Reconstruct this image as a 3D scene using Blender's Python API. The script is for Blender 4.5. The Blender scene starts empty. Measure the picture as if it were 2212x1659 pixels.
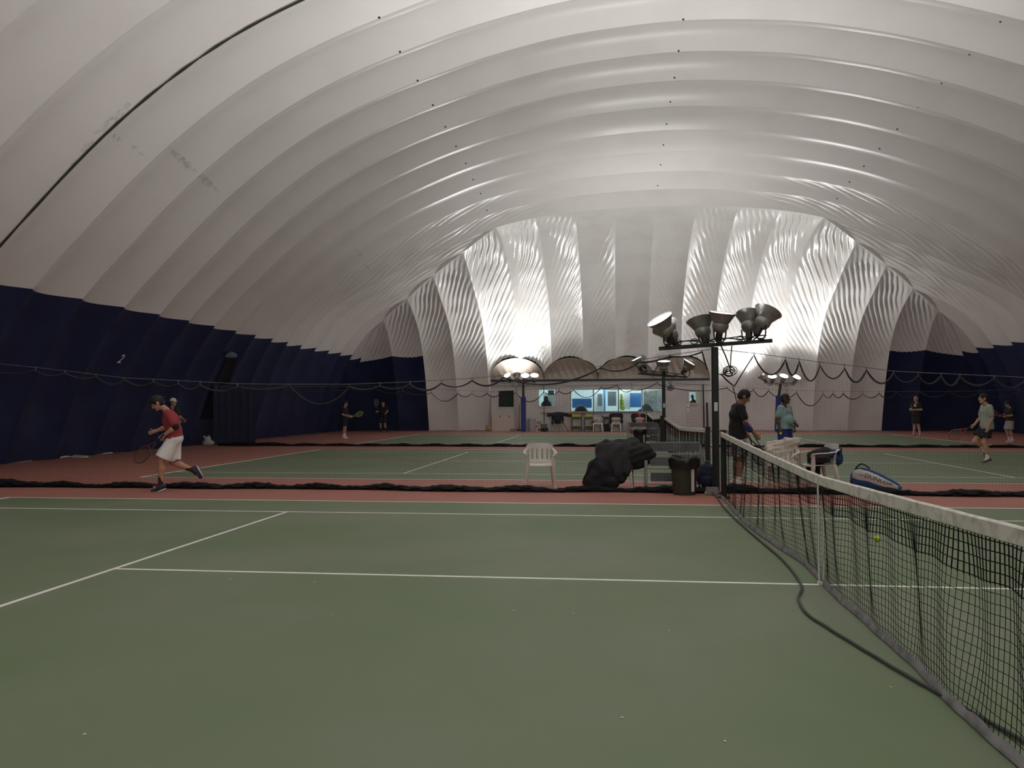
import bpy, bmesh, math, random
import numpy as np
from mathutils import Vector, Matrix

C = bpy.context.scene
COL = C.collection
rng = np.random.default_rng(7)
random.seed(7)
PI = math.pi

# ------------------------------------------------------------------ camera
CAM = np.array([-1.7268, -7.2140, 1.5277]); YAW, PITCH, ROLL, FPX = 0.1235, 0.0252, -0.0038, 1767.7
def cam_axes():
    cy, sy, cp, sp = math.cos(YAW), math.sin(YAW), math.cos(PITCH), math.sin(PITCH)
    f = np.array([-sy*cp, cy*cp, sp]); r = np.array([cy, sy, 0.0]); u = np.cross(r, f)
    cr, sr = math.cos(ROLL), math.sin(ROLL)
    return cr*r + sr*u, -sr*r + cr*u, f
AR, AU, AF = cam_axes()
cd = bpy.data.cameras.new('camera'); cam = bpy.data.objects.new('camera', cd); COL.objects.link(cam)
cd.sensor_fit = 'HORIZONTAL'; cd.sensor_width = 36.0; cd.lens = 36.0*FPX/2212.0; cd.clip_end = 200; cd.clip_start = 0.05
cam.matrix_world = Matrix(((AR[0], AU[0], -AF[0], CAM[0]), (AR[1], AU[1], -AF[1], CAM[1]), (AR[2], AU[2], -AF[2], CAM[2]), (0, 0, 0, 1)))
C.camera = cam
def ray(u, v): return AR*(u-1106)/FPX + AU*(829.5-v)/FPX + AF
def fl(u, v, z=0.0): d = ray(u, v); return CAM + d*(z-CAM[2])/d[2]       # point of the floor seen there
def aty(u, v, y): d = ray(u, v); return CAM + d*(y-CAM[1])/d[1]           # point of the plane y = const
def atx(u, v, x): d = ray(u, v); return CAM + d*(x-CAM[0])/d[0]

# ------------------------------------------------------------------ world, exposure
w = bpy.data.worlds.new('world'); C.world = w; w.use_nodes = True
w.node_tree.nodes['Background'].inputs[0].default_value = (0.02, 0.02, 0.025, 1)
w.node_tree.nodes['Background'].inputs[1].default_value = 0.3
vs = C.view_settings
vs.view_transform = 'Standard'; vs.look = 'None'; vs.gamma = 1.0; vs.use_curve_mapping = False
vs.exposure = 0.18
C.cycles.sample_clamp_indirect = 6.0
LAMP = 14.0             # radiance of a floodlight's lit face
BEAM = 880.0           # watts of each floodlight's beam

# ------------------------------------------------------------------ helpers
def link(o, parent=None):
    COL.objects.link(o)
    if parent is not None: o.parent = parent
    return o
def tag(o, label=None, cat=None, group=None, kind=None):
    if label: o['label'] = label
    if cat: o['category'] = cat
    if group: o['group'] = group
    if kind: o['kind'] = kind
    return o
def thing(name, label, cat, loc=(0, 0, 0), rz=0.0, group=None):
    o = bpy.data.objects.new(name, None); o.empty_display_size = 0.1
    o.location = loc; o.rotation_euler = (0, 0, rz)
    link(o); tag(o, label, cat, group); return o
def copy_tree(o, parent=None):
    c = o.copy(); COL.objects.link(c)
    if parent is not None: c.parent = parent
    for ch in list(o.children): copy_tree(ch, c)
    return c
def set_tree_mats(o, ren):
    for ch in o.children:
        if ch.type == 'MESH' and ch.name.split('.')[0] in ren:
            ch.data = ch.data.copy(); ch.data.materials.clear(); ch.data.materials.append(ren[ch.name.split('.')[0]])
def npmesh(name, V, Q, mat, parent=None, smooth=True, mats=None, mi=None):
    V = np.asarray(V, dtype=np.float32).reshape(-1, 3); Q = np.asarray(Q, dtype=np.int32)
    me = bpy.data.meshes.new(name); n = Q.shape[1]
    me.vertices.add(len(V)); me.vertices.foreach_set('co', V.ravel())
    me.loops.add(Q.size); me.loops.foreach_set('vertex_index', Q.ravel())
    me.polygons.add(len(Q)); me.polygons.foreach_set('loop_start', np.arange(0, Q.size, n, dtype=np.int32))
    try: me.polygons.foreach_set('loop_total', np.full(len(Q), n, dtype=np.int32))
    except Exception: pass
    for m in (mats or [mat]): me.materials.append(m)
    if mi is not None: me.polygons.foreach_set('material_index', np.asarray(mi, dtype=np.int32))
    me.polygons.foreach_set('use_smooth', np.full(len(Q), smooth, dtype=bool))
    me.update(calc_edges=True); me.validate()
    return link(bpy.data.objects.new(name, me), parent)
def gridq(nu, nv, base=0):
    i, j = np.meshgrid(np.arange(nu-1), np.arange(nv-1), indexing='ij')
    a = (i*nv+j).ravel()+base
    return np.stack([a, a+nv, a+nv+1, a+1], 1)
class MB:
    """collects boxes, tubes, lathes into one mesh"""
    def __init__(s): s.v = []; s.f = []; s.m = []
    def add(s, V, F, m=0):
        b = len(s.v); s.v += [tuple(map(float, p)) for p in V]; s.f += [tuple(int(i)+b for i in q) for q in F]; s.m += [m]*len(F); return s
    def box(s, c, d, rot=None, bev=0.0, m=0):
        bm = bmesh.new(); bmesh.ops.create_cube(bm, size=1.0); bmesh.ops.scale(bm, vec=d, verts=bm.verts)
        if bev > 0: bmesh.ops.bevel(bm, geom=bm.edges[:], offset=bev, segments=2, affect='EDGES')
        R = rot.to_3x3() if isinstance(rot, Matrix) else (Matrix.Rotation(rot, 3, 'Z') if rot else Matrix.Identity(3))
        bm.verts.index_update()
        s.add([R @ x.co + Vector(c) for x in bm.verts], [[q.index for q in f.verts] for f in bm.faces], m); bm.free(); return s
    def tube(s, pts, r, n=8, m=0, closed=False, cap=True):
        P = np.array([list(p) for p in pts], dtype=float); k = len(P); rr = np.broadcast_to(np.asarray(r, float), (k,))
        if closed: T = np.roll(P, -1, 0)-np.roll(P, 1, 0)
        else:
            T = np.zeros_like(P); T[1:-1] = P[2:]-P[:-2]; T[0] = P[1]-P[0]; T[-1] = P[-1]-P[-2]
        T /= np.maximum(np.linalg.norm(T, axis=1, keepdims=True), 1e-9)
        up = np.array([0, 0, 1.0]) if abs(T[0][2]) < 0.9 else np.array([1.0, 0, 0])
        V = []; a = np.cross(T[0], up); a /= np.linalg.norm(a)
        for i in range(k):
            a = a-T[i]*np.dot(a, T[i]); a /= max(np.linalg.norm(a), 1e-9); b = np.cross(T[i], a)
            for j in range(n):
                t = 2*PI*j/n; V.append(P[i]+rr[i]*(math.cos(t)*a+math.sin(t)*b))
        F = []
        for i in range(k if closed else k-1):
            i2 = (i+1) % k
            for j in range(n): F.append((i*n+j, i*n+(j+1) % n, i2*n+(j+1) % n, i2*n+j))
        if cap and not closed: F += [tuple(range(n))[::-1], tuple((k-1)*n+j for j in range(n))]
        return s.add(V, F, m)
    def lathe(s, prof, c=(0, 0, 0), axis=(0, 0, 1), n=24, m=0, cap0=False, cap1=False):
        z = Vector(axis).normalized(); x = z.orthogonal().normalized(); y = z.cross(x); V = []; F = []
        for (r, h) in prof:
            for j in range(n):
                t = 2*PI*j/n; V.append(Vector(c)+z*h+(x*math.cos(t)+y*math.sin(t))*r)
        for i in range(len(prof)-1):
            for j in range(n): F.append((i*n+j, i*n+(j+1) % n, (i+1)*n+(j+1) % n, (i+1)*n+j))
        if cap0: F.append(tuple(range(n))[::-1])
        if cap1: F.append(tuple((len(prof)-1)*n+j for j in range(n)))
        return s.add(V, F, m)
    def loft(s, rings, m=0, cap=True):
        n = len(rings[0]); V = [p for r in rings for p in r]; F = []
        for i in range(len(rings)-1):
            for j in range(n): F.append((i*n+j, i*n+(j+1) % n, (i+1)*n+(j+1) % n, (i+1)*n+j))
        if cap: F += [tuple(range(n))[::-1], tuple((len(rings)-1)*n+j for j in range(n))]
        return s.add(V, F, m)
    def build(s, name, mat, parent=None, smooth=False, auto=True):
        me = bpy.data.meshes.new(name); me.from_pydata(s.v, [], s.f)
        for mm in (mat if isinstance(mat, (list, tuple)) else [mat]): me.materials.append(mm)
        me.polygons.foreach_set('material_index', s.m)
        bm = bmesh.new(); bm.from_mesh(me); bmesh.ops.recalc_face_normals(bm, faces=bm.faces)
        if smooth:
            for f in bm.faces: f.smooth = True
            for e in bm.edges:
                if len(e.link_faces) == 2 and e.calc_face_angle(0) > 0.7: e.smooth = False
        bm.to_mesh(me); bm.free(); me.update()
        return link(bpy.data.objects.new(name, me), parent)

# ---- smooth-union distance fields -> one continuous mesh
def surfnet(D, org, res):
    S = D < 0; nx, ny, nz = D.shape
    acc = np.zeros((nx-1, ny-1, nz-1, 3), np.float32); cnt = np.zeros((nx-1, ny-1, nz-1), np.float32)
    sl = lambda o, n: slice(o, n-1+o)
    for ax in range(3):
        oth = [a for a in range(3) if a != ax]
        for p in (0, 1):
            for q in (0, 1):
                o0 = [0, 0, 0]; o0[oth[0]] = p; o0[oth[1]] = q; o1 = list(o0); o1[ax] = 1
                i0 = tuple(sl(o0[k], D.shape[k]) for k in range(3)); i1 = tuple(sl(o1[k], D.shape[k]) for k in range(3))
                d0 = D[i0]; d1 = D[i1]; x = S[i0] != S[i1]
                t = np.where(x, d0/np.where(x, d0-d1, 1), 0)
                for k in range(3):
                    acc[..., k] += np.where(x, (t if k == ax else o0[k]), 0)
                cnt += x
    act = cnt > 0; idx = -np.ones(act.shape, np.int64); idx[act] = np.arange(act.sum())
    I = np.argwhere(act); V = (I+acc[act]/cnt[act][:, None])*res+org
    F = []
    for ax in range(3):
        b, c = (ax+1) % 3, (ax+2) % 3
        i0 = [slice(None)]*3; i1 = [slice(None)]*3; i0[ax] = slice(0, -1); i1[ax] = slice(1, None)
        x = S[tuple(i0)] != S[tuple(i1)]; E = np.argwhere(x)
        E = E[(E[:, b] > 0) & (E[:, c] > 0) & (E[:, b] < D.shape[b]-1) & (E[:, c] < D.shape[c]-1)]
        if len(E) == 0: continue
        def at(db, dc):
            e = E.copy(); e[:, b] += db; e[:, c] += dc; return idx[e[:, 0], e[:, 1], e[:, 2]]
        q = np.stack([at(-1, -1), at(0, -1), at(0, 0), at(-1, 0)], 1)
        fl_ = ~S[E[:, 0], E[:, 1], E[:, 2]]; q[fl_] = q[fl_][:, ::-1]; F.append(q)
    return V, np.concatenate(F)
def sdf_eval(prims, org, shape, res, k):
    X = [org[a]+res*np.arange(shape[a]) for a in range(3)]
    D = np.full(shape, 1.0, np.float32)
    for p in prims:
        kind = p[0]
        if kind == 'c': a, b, ra, rb = np.array(p[1], float), np.array(p[2], float), p[3], p[4]; rm = max(ra, rb); lo = np.minimum(a, b)-rm; hi = np.maximum(a, b)+rm
        else: c, rad = np.array(p[1], float), np.array(p[2], float); rm = rad.max(); lo = c-rm; hi = c+rm
        kk = p[6] if len(p) > 6 and p[6] is not None else k
        pad = kk*1.5+2*res
        sx = []
        for a_ in range(3):
            i0 = int(np.clip(np.floor((lo[a_]-pad-org[a_])/res), 0, shape[a_])); i1 = int(np.clip(np.ceil((hi[a_]+pad-org[a_])/res)+1, 0, shape[a_])); sx.append(slice(i0, i1))
        G = np.stack(np.meshgrid(X[0][sx[0]], X[1][sx[1]], X[2][sx[2]], indexing='ij'), -1)
        if G.size == 0: continue
        if kind == 'c':
            fl_ = p[5] if len(p) > 5 else None
            pa = G-a; ba = b-a
            if fl_ is not None:
                n = np.array(fl_[0], float); n /= np.linalg.norm(n); f = fl_[1]
                pa = pa+(pa@n)[..., None]*n*(1/f-1); ba = ba+n*np.dot(ba, n)*(1/f-1)
            h = np.clip((pa@ba)/max(ba@ba, 1e-9), 0, 1)
            d = np.linalg.norm(pa-h[..., None]*ba, axis=-1)-(ra+(rb-ra)*h)
            if fl_ is not None: d = d*min(1, fl_[1]*1.3)
        else:
            q = G-c; Rm = p[3] if len(p) > 3 and p[3] is not None else None
            if Rm is not None: q = q@np.asarray(Rm)      # columns = local axes
            k0 = np.linalg.norm(q/rad, axis=-1); k1 = np.linalg.norm(q/(rad*rad), axis=-1)
            d = k0*(k0-1)/np.maximum(k1, 1e-9)
        cur = D[sx[0], sx[1], sx[2]]
        if kk < 0:                                       # carve away
            D[sx[0], sx[1], sx[2]] = np.maximum(cur, -d)
        else:
            h = np.maximum(kk-np.abs(cur-d), 0)/max(kk, 1e-6)
            D[sx[0], sx[1], sx[2]] = np.minimum(cur, d)-h*h*kk*0.25
    return D, X
def sdf_obj(name, prims, res, mat, parent=None, k=0.03, cuts=(), wob=0.0, wl=0.2, seed=0, post=None):
    lo = np.array([1e9]*3); hi = -lo
    for p in prims:
        if p[0] == 'c': r = max(p[3], p[4]); A = np.array([p[1], p[2]], float)
        else: r = max(p[2]); A = np.array([p[1]], float)
        lo = np.minimum(lo, A.min(0)-r); hi = np.maximum(hi, A.max(0)+r)
    lo -= 3*res+k*.3+wob; hi += 3*res+k*.3+wob
    shape = tuple(np.ceil((hi-lo)/res).astype(int)+1)
    D, X = sdf_eval(prims, lo, shape, res, k)
    if wob > 0:
        g = np.random.default_rng(seed); G = np.meshgrid(*X, indexing='ij', sparse=True); N = 0
        for o in range(5):
            d = g.normal(size=3); d *= 2*PI/(wl*g.uniform(.5, 1.4))/np.linalg.norm(d); N = N+np.sin(G[0]*d[0]+G[1]*d[1]+G[2]*d[2]+g.uniform(0, 6.3)+1.5*np.sin(G[(o+1) % 3]*5/wl*.35+o))/(1+.3*o)
        D = D+wob*N.astype(np.float32)*.5
    for (pt, n) in cuts:                                  # keep the side n points away from
        n = np.array(n, float); n /= np.linalg.norm(n); G = np.meshgrid(*X, indexing='ij', sparse=True)
        D = np.maximum(D, (G[0]-pt[0])*n[0]+(G[1]-pt[1])*n[1]+(G[2]-pt[2])*n[2])
    V, F = surfnet(D.astype(np.float32), lo, res)
    return npmesh(name, V, F, mat, parent)

# ------------------------------------------------------------------ materials
MATS = {}
def mat(name, col, rough=0.6, metal=0.0, spec=0.5, noise=None, bump=None, emit=None, alpha=None, trans=0.0):
    if name in MATS: return MATS[name]
    m = bpy.data.materials.new(name); m.use_nodes = True; nt = m.node_tree; b = nt.nodes['Principled BSDF']
    b.inputs['Base Color'].default_value = (*col, 1); b.inputs['Roughness'].default_value = rough; b.inputs['Metallic'].default_value = metal
    b.inputs['Specular IOR Level'].default_value = spec
    if trans: b.inputs['Transmission Weight'].default_value = trans
    tc = nt.nodes.new('ShaderNodeTexCoord')
    if noise:                                             # (scale, second colour, lo, hi[, detail])
        n = nt.nodes.new('ShaderNodeTexNoise'); n.inputs['Scale'].default_value = noise[0]; n.inputs['Detail'].default_value = noise[4] if len(noise) > 4 else 4
        r = nt.nodes.new('ShaderNodeMapRange'); r.inputs[1].default_value = noise[2]; r.inputs[2].default_value = noise[3]
        mx = nt.nodes.new('ShaderNodeMix'); mx.data_type = 'RGBA'; mx.inputs[6].default_value = (*col, 1); mx.inputs[7].default_value = (*noise[1], 1)
        nt.links.new(tc.outputs['Object'], n.inputs['Vector']); nt.links.new(n.outputs['Fac'], r.inputs[0]); nt.links.new(r.outputs[0], mx.inputs[0]); nt.links.new(mx.outputs[2], b.inputs['Base Color'])
    if bump:                                              # (scale, strength, distance)
        n = nt.nodes.new('ShaderNodeTexNoise'); n.inputs['Scale'].default_value = bump[0]; n.inputs['Detail'].default_value = 5
        bp = nt.nodes.new('ShaderNodeBump'); bp.inputs['Strength'].default_value = bump[1]; bp.inputs['Distance'].default_value = bump[2]
        nt.links.new(tc.outputs['Object'], n.inputs['Vector']); nt.links.new(n.outputs['Fac'], bp.inputs['Height']); nt.links.new(bp.outputs['Normal'], b.inputs['Normal'])
    if emit:
        b.inputs['Emission Color'].default_value = (*emit[0], 1); b.inputs['Emission Strength'].default_value = emit[1]
    MATS[name] = m; return m
def s2l(r, g, b): return tuple((c/255/12.92 if c/255 <= .04045 else ((c/255+.055)/1.055)**2.4) for c in (r, g, b))
M_green = mat('court_green', (.142, .195, .105), .62, noise=(.45, (.195, .222, .155), .35, .7), bump=(90, .12, .004))
M_red = mat('court_red', (.42, .165, .13), .65, noise=(.5, (.37, .15, .12), .35, .7), bump=(90, .12, .004))
M_line = mat('court_line_paint', (.90, .89, .87), .6, noise=(6, (.78, .77, .75), .45, .75))
M_dome = mat('white_vinyl', (.80, .785, .765), .27, spec=.32, noise=(.6, (.75, .735, .71), .45, .75))
M_dome_end = mat('white_vinyl_end', (.79, .79, .77), .27, spec=.32, noise=(.8, (.72, .69, .65), .45, .8))
M_tan = mat('tan_vinyl', (.40, .345, .29), .5, noise=(1.2, (.33, .28, .23), .4, .8))
M_navy = mat('navy_vinyl', (.015, .023, .072), .55, spec=.3, noise=(1.0, (.021, .031, .090), .4, .7))
M_navycloth = mat('navy_cloth', (.012, .018, .05), .8, noise=(3, (.016, .022, .06), .4, .7))
M_black = mat('black_net', (.010, .010, .011), .8, spec=.2)
M_rope = mat('dark_rope', (.035, .035, .036), .8)
M_greyrope = mat('grey_cord', (.16, .16, .17), .8)
M_band = mat('net_band', (.80, .78, .72), .8, noise=(14, (.42, .41, .37), .45, .8), bump=(60, .3, .003))
M_hem = mat('net_hem', (.30, .29, .30), .8, noise=(10, (.15, .145, .15), .4, .7))
M_pole = mat('dark_green_steel', (.012, .016, .017), .45, spec=.5)
M_post = mat('net_post_paint', (.016, .026, .025), .45)
M_lampshell = mat('spun_aluminium', (.34, .335, .32), .34, metal=.45, noise=(8, (.26, .255, .24), .4, .7))
M_bracket = mat('dark_bracket', (.05, .05, .048), .45, metal=.5)
M_lamp = mat('lamp_face', (.9, .9, .88), .4, emit=((1.0, .98, .96), LAMP))
M_lamp_dim = mat('lamp_face_dim', (.9, .9, .88), .4, emit=((1.0, .98, .96), LAMP*.8))
M_lamp_added = mat('lamp_face_added', (.9, .9, .88), .4, emit=((1.0, .98, .96), LAMP))  # lit face of the added out-of-view floodlights
M_cable = mat('cable_black', (.02, .022, .02), .55)
M_hose = mat('cord_grey', (.06, .07, .055), .6)
M_plastic = mat('chair_white_plastic', (.76, .71, .66), .45, noise=(3, (.56, .48, .44), .4, .75))
M_jacket = mat('black_fabric', (.016, .016, .019), .85, bump=(60, .3, .004))
M_jacket2 = mat('charcoal_fabric', (.042, .042, .047), .9, bump=(80, .3, .004))
M_towel = mat('cream_towel', (.76, .69, .60), .9, noise=(9, (.58, .51, .43), .45, .8), bump=(120, .5, .004))
M_bin = mat('olive_bin_plastic', (.035, .038, .024), .6)
M_liner = mat('bin_liner', (.010, .010, .011), .28)
M_alu = mat('aluminium', (.38, .39, .40), .4, metal=.7)
M_aludark = mat('aluminium_dull', (.12, .125, .13), .5, metal=.3, noise=(2.5, (.08, .085, .09), .4, .6))
M_bluebag = mat('bag_blue', (.014, .115, .33), .5, bump=(30, .2, .003))
M_whitebag = mat('bag_white', (.62, .58, .55), .5)
M_blacktrim = mat('black_trim', (.012, .012, .013), .6)
M_navybag = mat('navy_bag', (.012, .018, .055), .75, bump=(40, .3, .004))
M_white = mat('white_paint', (.72, .71, .69), .5)
M_ball = mat('ball_felt', (.55, .72, .04), .85)
M_padblue = mat('pad_blue', (.016, .035, .22), .5)
M_siding = mat('siding', (.58, .55, .53), .6, noise=(2, (.52, .49, .475), .4, .7))
M_panelpink = mat('board_pink', (.62, .52, .48), .6)
M_frame = mat('window_frame', (.55, .51, .48), .5)
M_beam = mat('black_beam', (.015, .015, .015), .6)
M_skin = mat('skin_light', (.54, .30, .19), .55)
M_skin2 = mat('skin_tan', (.36, .19, .115), .55)
M_skin3 = mat('skin_dark', (.095, .046, .028), .5)
M_hair = mat('hair_black', (.008, .007, .007), .6)
M_eye = mat('eye_dark', (.01, .008, .008), .3)
M_lip = mat('lip', (.22, .08, .06), .5)

# ------------------------------------------------------------------ floor: three courts, lines cut into one sheet
COURTS = (0.0, 14.78, 29.62)
def build_floor():
    xs = {-19.5, 19.5}; ys = {-28.5, 41.5}
    for x in (11.885, 11.785, 6.425, 6.375): xs |= {x, -x}
    for y0 in COURTS + (-14.78,):
        for d in (5.485, 5.435, 4.14, 4.09, .025):
            for q in (y0+d, y0-d):
                if -28.5 < q < 41.5: ys.add(q)
    xs = sorted(xs); ys = sorted(ys); V = [(x, y, 0) for x in xs for y in ys]; Q = []; mi = []
    ny = len(ys)
    for i in range(len(xs)-1):
        for j in range(ny-1):
            cx, cy = (xs[i]+xs[i+1])/2, (ys[j]+ys[j+1])/2; m = 1
            for y0 in COURTS + (-14.78,):
                ax, ay = abs(cx), abs(cy-y0)
                if ax < 11.885 and ay < 5.485:
                    m = 0
                    if ax > 11.785 or ay > 5.435: m = 2
                    elif 4.09 < ay < 4.14: m = 2
                    elif 6.375 < ax < 6.425 and ay < 4.14: m = 2
                    elif ay < .025 and ax < 6.4: m = 2
            Q.append((i*ny+j, (i+1)*ny+j, (i+1)*ny+j+1, i*ny+j+1)); mi.append(m)
    o = npmesh('floor', V, Q, None, smooth=False, mats=[M_green, M_red, M_line], mi=mi); tag(o, kind='structure')
build_floor()

# ------------------------------------------------------------------ air dome
XC, HW, YE, RS = 0.2, 18.0, 40.4, 1.87
Y8 = 29.6
def pchip(X, Y):
    X = np.array(X, float); Y = np.array(Y, float); h = np.diff(X); d = np.diff(Y)/h; m = np.zeros_like(X)
    m[1:-1] = np.where(d[:-1]*d[1:] > 0, 2*d[:-1]*d[1:]/(d[:-1]+d[1:]+1e-12), 0); m[0] = d[0]*1.15; m[-1] = 0 if X[-1] == 18 else d[-1]
    def f(x):
        i = np.clip(np.searchsorted(X, x)-1, 0, len(X)-2); t = (x-X[i])/h[i]
        return (2*t**3-3*t**2+1)*Y[i]+(t**3-2*t**2+t)*h[i]*m[i]+(-2*t**3+3*t**2)*Y[i+1]+(t**3-t**2)*h[i]*m[i+1]
    return f
def smooth_table(X, Y, sig):
    f = pchip(X, Y); s = np.linspace(0, 18, 721); z = f(s)
    ext = np.concatenate([-z[1:120][::-1], z, z[-120:-1][::-1]]); k = np.exp(-.5*(np.arange(-60, 61)*.025/sig)**2); k /= k.sum()
    zz = np.convolve(ext, k, 'same')[119:119+721]; zz -= zz[0]
    return s, zz
_s, _P = smooth_table([0, .5, 1.2, 2.24, 2.83, 3.67, 4.5, 5.5, 6.25, 7, 8.1, 9.5, 10.8, 13, 15.5, 18], [0, 1.45, 3.0, 4.45, 5.07, 5.9, 6.72, 7.6, 8.18, 8.7, 9.35, 9.98, 10.45, 11.1, 11.55, 11.7], .35)
_s, _G = smooth_table([0, .5, 1.2, 2.4, 3.5, 5.2, 6.9, 9.1, 10.9, 13, 15.5, 18], [0, 1.85, 3.7, 5.5, 6.35, 7.2, 8.05, 8.95, 9.65, 10.05, 10.28, 10.36], .3)
P_ = lambda s: np.interp(s, _s, _P)
G_ = lambda s: np.interp(s, _s, _G)
sst = lambda t: (lambda c: c*c*(3-2*c))(np.clip(t, 0, 1))
def mixy(y): return np.clip((y-15.0)/14.6, 0, 1)**1.6
def fside(s, y): m = mixy(y); return P_(s)*(1-m)+G_(s)*m
def fend(x, e):
    d = np.minimum(HW-np.abs(x-XC), HW); top = YE-Y8
    k = np.where(d > top, G_(np.maximum(d, top))/G_(top), 1.0)
    return G_(e)*(1+(k-1)*(e/top)**2) + 1.0*sst((d-8.6)/2.6)*np.sin(PI*np.clip(e/top, 0, 1))*np.clip(e/2.5, 0, 1)
ZB = 4.36
BIL = 0.32
# ribs
RIBS = [Y8+RS*i for i in range(-31, 6)]                 # y of every seam
RIBS = [y for y in RIBS if y < 39.5]
def side_strip(side, y0, y1, nt, na, s_from, s_to, wr=0.0, amp=BIL):
    """membrane between two seams; side -1 left, +1 right; s_from/s_to(y, t) along the arc"""
    t = np.linspace(0, 1, nt)[:, None]*np.ones((1, na)); a = np.ones((nt, 1))*np.linspace(0, 1, na)[None]
    y = y0+(y1-y0)*t
    lo = s_from(y, t); hi = s_to(y, t); s = lo+(hi-lo)*a
    z = fside(s, y); dz = (fside(s+.02, y)-fside(np.maximum(s-.02, 0), y))/(.02+np.minimum(s, .02))
    L = np.sqrt(1+dz*dz); n = np.stack([-dz/L, 1/L], -1)   # in (s, z): outward is -s, +z
    b = amp*4*t*(1-t)
    near_m = np.clip((YE-y-s)/1.2, 0, 1) if y0 > Y8-1e-4 else np.ones_like(y)
    b = b*np.clip(s/.8+.25, 0, 1)*(np.sqrt(near_m)*.8+.2*(near_m > 0))
    if wr > 0:
        # gathers run out of the corner seam and die away from it
        dm = np.maximum(YE-s-y, 0) if y1 > Y8 else np.maximum(0, Y8+.3-y)*1.2+np.maximum(0, s-10)*.8
        env = np.exp(-(dm/4.2)**2)*np.clip(dm/.5, .15, 1)*np.clip((s-1.0)/1.5, 0, 1)*np.sin(PI*t)**.7
        ph = 2*PI*(t*(y1-y0)*1.55+ (s*1.25)*.42)/.40
        ph = ph+1.3*np.sin(s*1.7+y*.9)+.8*np.sin(s*3.1+2*y)
        b = b+wr*env*(np.sin(ph)+.35*np.sin(2.1*ph+1))*(.75+.25*np.sin(s*4.3+y0))
    s2 = s+n[..., 0]*b; z2 = z+n[..., 1]*b
    X = XC+side*(HW-s2)
    V = np.stack([X, y, np.maximum(z2, 0)], -1)
    return V
def add(acc, V, flip=False):
    nu, nv = V.shape[:2]; base = sum(len(v) for v in acc[0]); q = gridq(nu, nv, base)
    if flip: q = q[:, ::-1]
    acc[0].append(V.reshape(-1, 3)); acc[1].append(q)
_tb = np.linspace(.3, 6, 400)
def sborder(y):                                          # arc position at which the blue skirt ends
    zs = np.array([fside(_tb, np.full_like(_tb, yy)) for yy in np.unique(y)])
    m = {yy: float(np.interp(ZB, zz, _tb)) for yy, zz in zip(np.unique(y), zs)}
    return np.vectorize(lambda v: m[v])(y)
top_acc = ([], []); left_acc = ([], []); right_acc = ([], [])
def s_mit(y): return np.where(y > Y8+1e-5, np.maximum(YE-y, 0.02), HW)
EDGES = RIBS + [YE-.05]
ARC = 110
for y0, y1 in zip(EDGES[:-1], EDGES[1:]):
    if y1 < -28: continue
    near = y1 > 27.5
    s_mit = (lambda y: np.maximum(YE-y, .02)) if y0 > Y8-1e-4 else (lambda y: HW+0*y)
    nt = 44 if near else 15
    corner = y1 > 38
    wr = .045 if near else 0.0
    bil = .34 if corner else BIL
    for side in (-1, 1):
        sb = lambda y, t: np.minimum(sborder(y)-.15*4*t*(1-t)*(1.4 if corner else 1), s_mit(y))
        V = side_strip(side, y0, y1, nt, 26, lambda y, t: 0*y, sb, 0, bil)
        add(left_acc if side < 0 else right_acc, V, side > 0)
        na = ARC if not near else 190
        V = side_strip(side, y0, y1, nt, na, sb, lambda y, t: np.maximum(s_mit(y), sb(y, t)), wr, bil)
        add(top_acc, V, side > 0)
tag(npmesh('ceiling', np.concatenate(top_acc[0]), np.concatenate(top_acc[1]), M_dome), kind='structure')
tag(npmesh('wall_left', np.concatenate(left_acc[0]), np.concatenate(left_acc[1]), M_navy), kind='structure')
tag(npmesh('wall_right', np.concatenate(right_acc[0]), np.concatenate(right_acc[1]), M_navy), kind='structure')

# end of the dome: upright panels from the far ground line to the corner seams and the last full arch
FX0, FX1, FY, FZ = -8.78, 3.62, 39.72, 2.93             # clubhouse front
LUN = np.linspace(FX0, FX1, 5)
def zlow(x):
    i = np.clip(np.searchsorted(LUN, x)-1, 0, 3); c = (LUN[i]+LUN[i+1])/2; h = (LUN[i+1]-LUN[i])/2
    return FZ+.12+1.12*np.sqrt(np.clip(1-((x-c)/h)**2, 0, 1))
_te = np.linspace(0, 4, 400)
def e_at_z(x, z): return float(np.interp(z, fend(np.full_like(_te, x), _te), _te))
end_ribs = [XC-14.62, XC-12.80, XC-11.0, XC-9.1, XC-7.2, XC-5.4, XC-3.6, XC-1.8, XC, XC+1.8, XC+3.6, XC+5.4, XC+7.2, XC+9.1, XC+11.0, XC+12.80, XC+14.62]
ribs_all = [XC-HW+.05] + end_ribs + [XC+HW-.05]
white_acc = ([], []); blue_acc = ([], [])
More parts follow.
